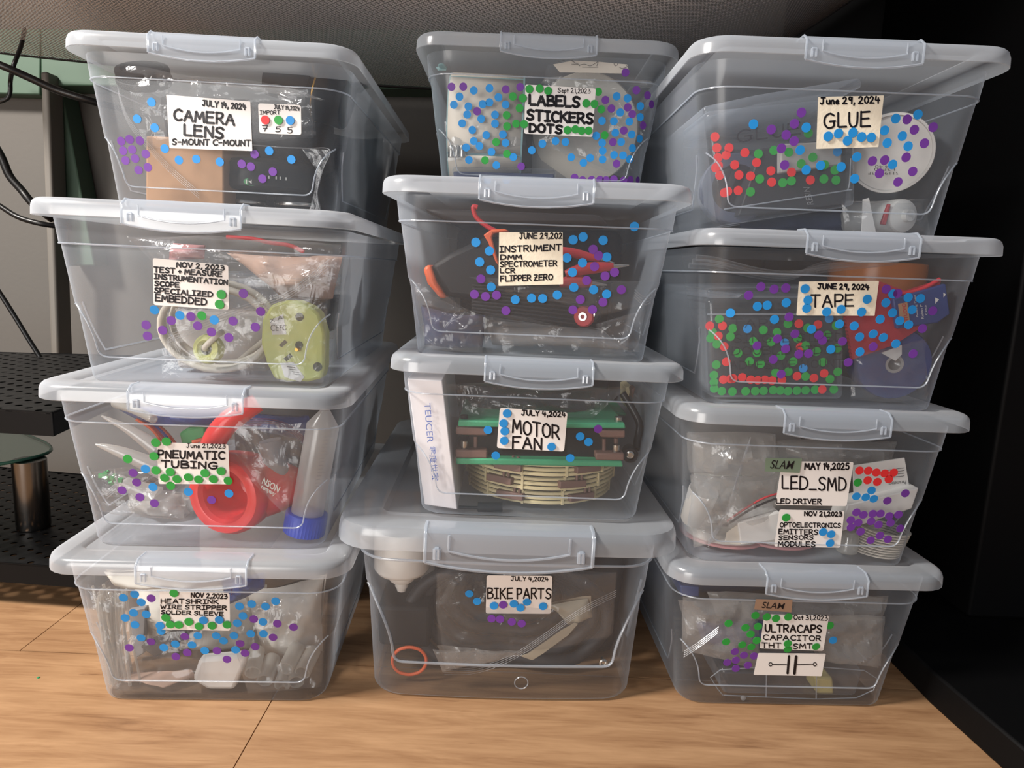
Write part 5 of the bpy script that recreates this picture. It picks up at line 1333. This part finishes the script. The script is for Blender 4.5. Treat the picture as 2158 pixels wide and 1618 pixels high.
for k in range(3):
    single('film_strip', 'clear film strip zigzagging under the lid of the TAPE box, %s of three' % ('upper', 'middle', 'lower')[k], 'film strip', MB().tube(path(b, "110,%d 300,%d 560,%d 760,%d 1000,%d 1440,%d" % (185+k*26, 205+k*22, 270+k*16, 290+k*12, 262-k*18, 215-k*4), .050+.01*k, 8), [.0022]*41, 6), 'film', frame=FR[b], group='clear film strips under the TAPE lid', smooth=60)
p = at(b, 1480, 232, .085)
single('amber_tape_roll', 'amber tape roll at the upper right of the TAPE box', 'tape roll', MB().lathe([(.0330, 0), (.0340, .001), (.0340, .0215), (.0330, .0225), (.026, .0225), (.026, 0), (.033, 0)], (p.x-.020, .085, .080), (0, 0, 1), 64, cap=False), 'kapton', frame=FR[b])
r = thing('red_pouch', 'translucent red pouch with a serrated edge beside the smaller TAPE box', 'pouch', FR[b], cat(b, 1200, 830, .05))
ed = ' '.join('%.1f,%.1f' % (1112+(46*k/24)+(5 if k % 2 else 0), 555+(278*k/24)) for k in range(25))
part(r, 'sheet', poly(b, "1330,338 1500,400 1720,330 1640,600 1420,740 1150,835 "+' '.join(ed.split()[::-1][1:]), .0400, .004), 'red_pouch', bevel=0)
part(r, 'rim', MB().tube(path(b, "1380,395 1480,415 1600,385 1710,325", .0390), .0016, 8), 'redcab', smooth=60)
r = thing('packing_tape_pack', 'blue packing tape pack printed with a studio label, leaning at the right', 'tape pack', FR[b], cat(b, 1580, 600, .05))
part(r, 'card', poly(b, "1415,450 1750,352 1790,545 1700,600 1440,640", .0345, .004), 'tape_blue', bevel=.001)
lo_ = part(r, 'brand_patch', poly(b, "1448,480 1505,470 1522,600 1462,600", .0338, .0004), 'card', bevel=0, smooth=None, label='tan patch with a red printed word')
part(lo_, 'printed_word', printed('STUDIO', (1512, 590, 0), (1494, 476, 0), (1488, 592, 0), bold=.02, fn=lambda u, v: cat(b, u, v, .0334)), 'redcab', smooth=None)
w_ = MB()
for t_, a0, a1, a2 in (('Packing Tape', (1578, 562), (1560, 425), (1563, 563)), ('Ruban P', (1610, 572), (1600, 485), (1594, 573)), ('Cinta', (1632, 548), (1624, 488), (1618, 549))):
    m_ = printed(t_, (*a0, 0), (*a1, 0), (*a2, 0), fn=lambda u, v: cat(b, u, v, .0338)); w_.add(m_.v, m_.f)
for t_ in ("1680,440 1706,452 1682,480", "1732,408 1748,420 1734,440"):
    P_ = [cat(b, u, v, .0338) for u, v in pairs(t_)]; w_.add(P_, [(0, 1, 2)])
part(r, 'printed_word', w_, 'white_ink', smooth=None)
o = at(b, 1410, 950, .050); o.z = max(o.z, .0300)
r = thing('blue_tape_roll', 'blue tape roll in a crumpled bag at the lower right of the TAPE box', 'tape roll', FR[b], (o.x, o.y, .003))
part(r, 'wound_tape', MB().lathe([(.0255, -.001), (.0265, .001), (.0265, .022), (.0065, .022), (.0065, -.001), (.0255, -.001)], o, (.1, 1, .1), 56, cap=False), 'tape_blue')
part(r, 'core', MB().lathe([(.0065, -.0008), (.0045, -.0008), (.0045, .022), (.0065, .022)], o, (.1, 1, .1), 40, cap=False), 'cloth_grey')
bag(b, 'crumpled clear bag around the blue tape roll', "1160,800 1620,700 1620,1100 1130,1090", .0315, .005, 71)
pslab(b, 'white_scrap', 'torn white paper scrap above the blue tape roll', 'paper', "1340,790 1470,740 1470,800 1430,840", .0420, .0006, 'white', bevel=0)

# ---- C3 LEDs
b = 'C3'
bag(b, 'cloudy bags of LED strip filling the left of the LED_SMD box', "215,250 800,270 780,560 230,520", .050, .014, 81, mat='haze')
bag(b, 'cloudy crumpled bag at the lower left of the LED_SMD box', "230,540 800,560 780,880 250,1060", .045, .012, 82, mat='haze')
bag(b, 'cloudy bag under the lid at the right of the LED_SMD box', "800,310 1960,330 1900,480 820,460", .075, .016, 83, mat='haze')
bag(b, 'clear zip bag along the left side of the LED_SMD box', "230,480 640,290 500,820 350,1000", .033, .003, 84, seals=[("640,290 560,520 480,780 360,980", .00035)], fold=.003)
single('paper_bundle', 'pale wrapped bundle behind the LED_SMD label', 'bundle', pillow(b, "250,320 1250,330 1250,760 260,780", .12, .022, 85, n=20), 'tissue', frame=FR[b], smooth=60)
r = thing('data_sheet', 'white leaflet printed Parameters, upside down behind the red dots', 'leaflet', FR[b], cat(b, 1500, 640, .045))
part(r, 'sheet', poly(b, "1325,480 1670,428 1712,650 1335,690", .0420, .0012), 'white', bevel=0, smooth=None)
w_ = MB(); m_ = printed('Parameters', (1680, 578, 0), (1562, 590, 0), (1682, 602, 0), bold=.01, fn=lambda u, v: cat(b, u, v, .0415)); w_.add(m_.v, m_.f)
for k in range(4): ribbon(w_, [(1560-k*8, 510+k*18), (1668, 494+k*18)], 4, lambda u, v: cat(b, u, v, .0415))
part(r, 'printed_word', w_, 'grey_ink', smooth=None)
pslab(b, 'white_carton', 'long white carton lying behind the purple dots of the LED_SMD box', 'carton', "1290,742 1775,628 1785,770 1235,925", .0330, .020, 'white', bevel=.0008)
pslab(b, 'white_carton', 'small white carton at the lower left of the OPTOELECTRONICS label', 'carton', "555,862 840,790 840,975 578,1010", .0330, .025, 'white', bevel=.0008)
pslab(b, 'paper_flap', 'open flap of the small white carton', 'paper', "480,930 550,868 575,1008 470,1000", .0360, .001, 'roll_white', bevel=0)
for k, (u, nm) in enumerate(((430, 'left'), (760, 'right'))):
    p = at(b, u, 1010, .08)
    r = thing('component_reel', 'flat component reel with a pinkish rim, %s of the two on the bottom' % nm, 'reel', FR[b], (p.x, .075, .003), 'component reels')
    part(r, 'flange', MB().lathe([(.008, 0), (.0330, 0), (.0335, .0005), (.0335, .0015), (.033, .002), (.008, .002)], (p.x, .075, .0035+.0006*k), (0, 0, 1), 56, cap=False), 'pink', label='pinkish rim')
    part(r, 'tape', MB().lathe([(.008, .002), (.0300, .002), (.0300, .0085), (.008, .0085)], (p.x, .075, .0035+.0006*k), (0, 0, 1), 56, cap=False), 'tissue')
p = at(b, 1470, 985, .050)
r = thing('led_strip_coil', 'ribbed coil of clear LED strip at the bottom right of the LED_SMD box', 'LED strip', FR[b], (p.x, .050, .003))
cm = MB()
for k in range(10): cm.lathe([(.0165, .0035+k*.0019), (.0182, .0035+k*.0019+.0004), (.0182, .0035+k*.0019+.0010), (.0165, .0035+k*.0019+.0014)], (p.x+.0006*k, .050, 0), (.04, 0, 1), 44, cap=False)
part(r, 'strip', cm, 'roll_white')
single('clear_vial', 'small clear vial at the lower middle of the LED_SMD box', 'vial', MB().lathe([(.006, 0), (.0075, .001), (.0075, .014), (.005, .017)], (at(b, 1290, 1060, .042).x, .044, .0035), (0, 0, 1), 24), 'tube_clear', frame=FR[b])
single('clear_cup', 'small milky cup lying at the left of the LED_SMD box', 'cup', MB().lathe([(.0105, 0), (.011, .001), (.0095, .028), (.0085, .030)], at(b, 330, 640, .034), (-.1, .35, -.9), 30, cap=False), 'pearl', frame=FR[b])
single('pink_wire', 'thin red and black wires crossing behind the LED DRIVER label', 'wire', MB().tube(path(b, "480,850 600,770 720,700 850,660 1000,640", .0340), .0008, 6), 'redcab', frame=FR[b], smooth=60)
single('black_wire', 'thin black wire running beside the red wire of the LED_SMD box', 'wire', MB().tube(path(b, "500,865 610,790 730,730 850,690 1000,680", .0345), .0008, 6), 'cable', frame=FR[b], smooth=60)

# ---- C4 capacitors
b = 'C4'
r = inner_box(b, 'low clear tray with dividers on the bottom of the ULTRACAPS box', "490,893 1500,900 1440,1125 505,1120", .0330, .10, "505,1115 492,900 1498,904 1440,1118 510,1116")
dv = MB()
for u in (815, 1165): dv.tube([cat(b, u, 905, .0306), cat(b, u-8, 1140, .0306)], .0005, 6)
part(r, 'divider', dv, 'latch')
pslab(b, 'yellow_block', 'pale yellow block in the clear tray of the ULTRACAPS box', 'block', "1158,955 1280,955 1292,1075 1165,1080", .0360, .02, 'yellow_block', bevel=.002)
pslab(b, 'dark_tray_part', 'dark component block in the left of the clear tray', 'block', "520,910 820,915 815,1100 530,1100", .045, .05, 'dark', bevel=.002)
single('round_stud', 'small round steel stud on the bottom of the clear tray', 'stud', MB().lathe([(.0020, 0), (.0020, .001), (.0008, .0016)], cat(b, 648, 1112, .0300), (0, -1, 0), 16), 'graylight', frame=FR[b])
bag(b, 'blue-tinted clear bag behind the ULTRACAPS label', "330,560 800,540 800,720 360,700", .065, .012, 91, mat='blue_film')
bag(b, 'clear crumpled bag of capacitors at the left of the ULTRACAPS box', "215,390 740,420 760,880 240,770", .034, .005, 92, mat='haze', seals=[("480,600 350,700 240,770", .0004)])
bag(b, 'clear crumpled bag at the right of the ULTRACAPS box', "1010,500 1640,520 1590,880 1180,830", .040, .008, 93, mat='haze')
bag(b, 'cloudy bag under the lid of the ULTRACAPS box', "400,350 1700,390 1600,560 460,520", .055, .010, 94, mat='haze')
pslab(b, 'blue_box_corner', 'corner of a dark blue box at the upper left of the ULTRACAPS box', 'box', "212,312 345,322 345,392 215,385", .060, .04, 'tape_blue', bevel=.001)
pslab(b, 'dark_box', 'dark blue-black box at the right back of the ULTRACAPS box', 'box', "1560,480 1880,470 1760,760 1600,780", .10, .05, 'navy', bevel=.002)

# ---- made-up fillers that block light and darken the deep rear of the boxes
def rear(b, name, label, c, x0, x1, z1, y0, y1, mat, seed=0, soft=True):
    mb = MB()
    if soft:
        n = 14
        def face(sg):
            def g(a, t):
                e = (math.sin(PI*a)*math.sin(PI*t))**.35 if 0 < a < 1 and 0 < t < 1 else 0
                x = x0+(x1-x0)*a; z = .003+(z1-.003)*t
                d = noise.noise(V((x*30+seed, z*30, sg)))*.006
                return clampP(b, V((x, (y0+y1)/2+sg*((y1-y0)/2-.006)*e+d*e, z+noise.noise(V((x*25, seed, 0)))*.005*t)))
            return g
        mb.grid(face(-1), n, n); mb.grid(face(1), n, n)
        return single(name, label, c, mb, mat, frame=FR[b], smooth=60)
    mb.box(x0, x1, y0, y1, .003, z1)
    return single(name, label, c, mb, mat, frame=FR[b], bevel=.002)
rear('A1', 'filler_bag', 'added black filler blocking light in the rear of the CAMERA LENS box', 'bag', -.07, .082, .100, .215, .300, 'pouch_dark', 1)
rear('A3', 'grey_parcel', 'added slate grey filler blocking light in the rear of the PNEUMATIC TUBING box', 'parcel', -.045, .082, .088, .17, .28, 'greyblack', 3)
rear('A4', 'tissue_bundle', 'added pale filler blocking light in the rear of the HEATSHRINK box', 'bundle', -.078, .080, .102, .150, .290, 'tissue', 4)
rear('B1', 'dark_parcel', 'added dark filler blocking light in the rear of the top middle box', 'parcel', -.078, .080, .100, .165, .290, 'greyblack', 5)
rear('B2', 'filler_pouch', 'added black filler blocking light in the rear of the INSTRUMENT box', 'bag', -.075, .080, .100, .245, .300, 'pouch_dark', 6)
rear('B3', 'filler_box', 'added black box-shaped filler blocking light in the rear of the MOTOR FAN box', 'box', -.070, .078, .095, .190, .290, 'dark', 7, False)
rear('B4', 'black_filler', 'added black filler blocking light in the rear of the BIKE PARTS box', 'bag', -.09, .09, .115, .235, .320, 'pouch_dark', 8)
rear('C1', 'slate_filler', 'added slate filler blocking light in the rear of the GLUE box', 'parcel', -.075, .080, .092, .205, .300, 'greyblack', 9)
rear('C2', 'filler_carton', 'added dark box-shaped filler blocking light in the rear of the TAPE box', 'carton', -.070, .078, .092, .190, .290, 'dark', 10, False)
rear('C3', 'tissue_bundle', 'added pale filler blocking light in the rear of the LED_SMD box', 'bundle', -.078, .080, .100, .165, .290, 'cloth_grey', 11)
rear('C4', 'navy_filler', 'added dark navy filler blocking light in the rear of the ULTRACAPS box', 'bag', -.075, .080, .095, .170, .290, 'navy', 12)
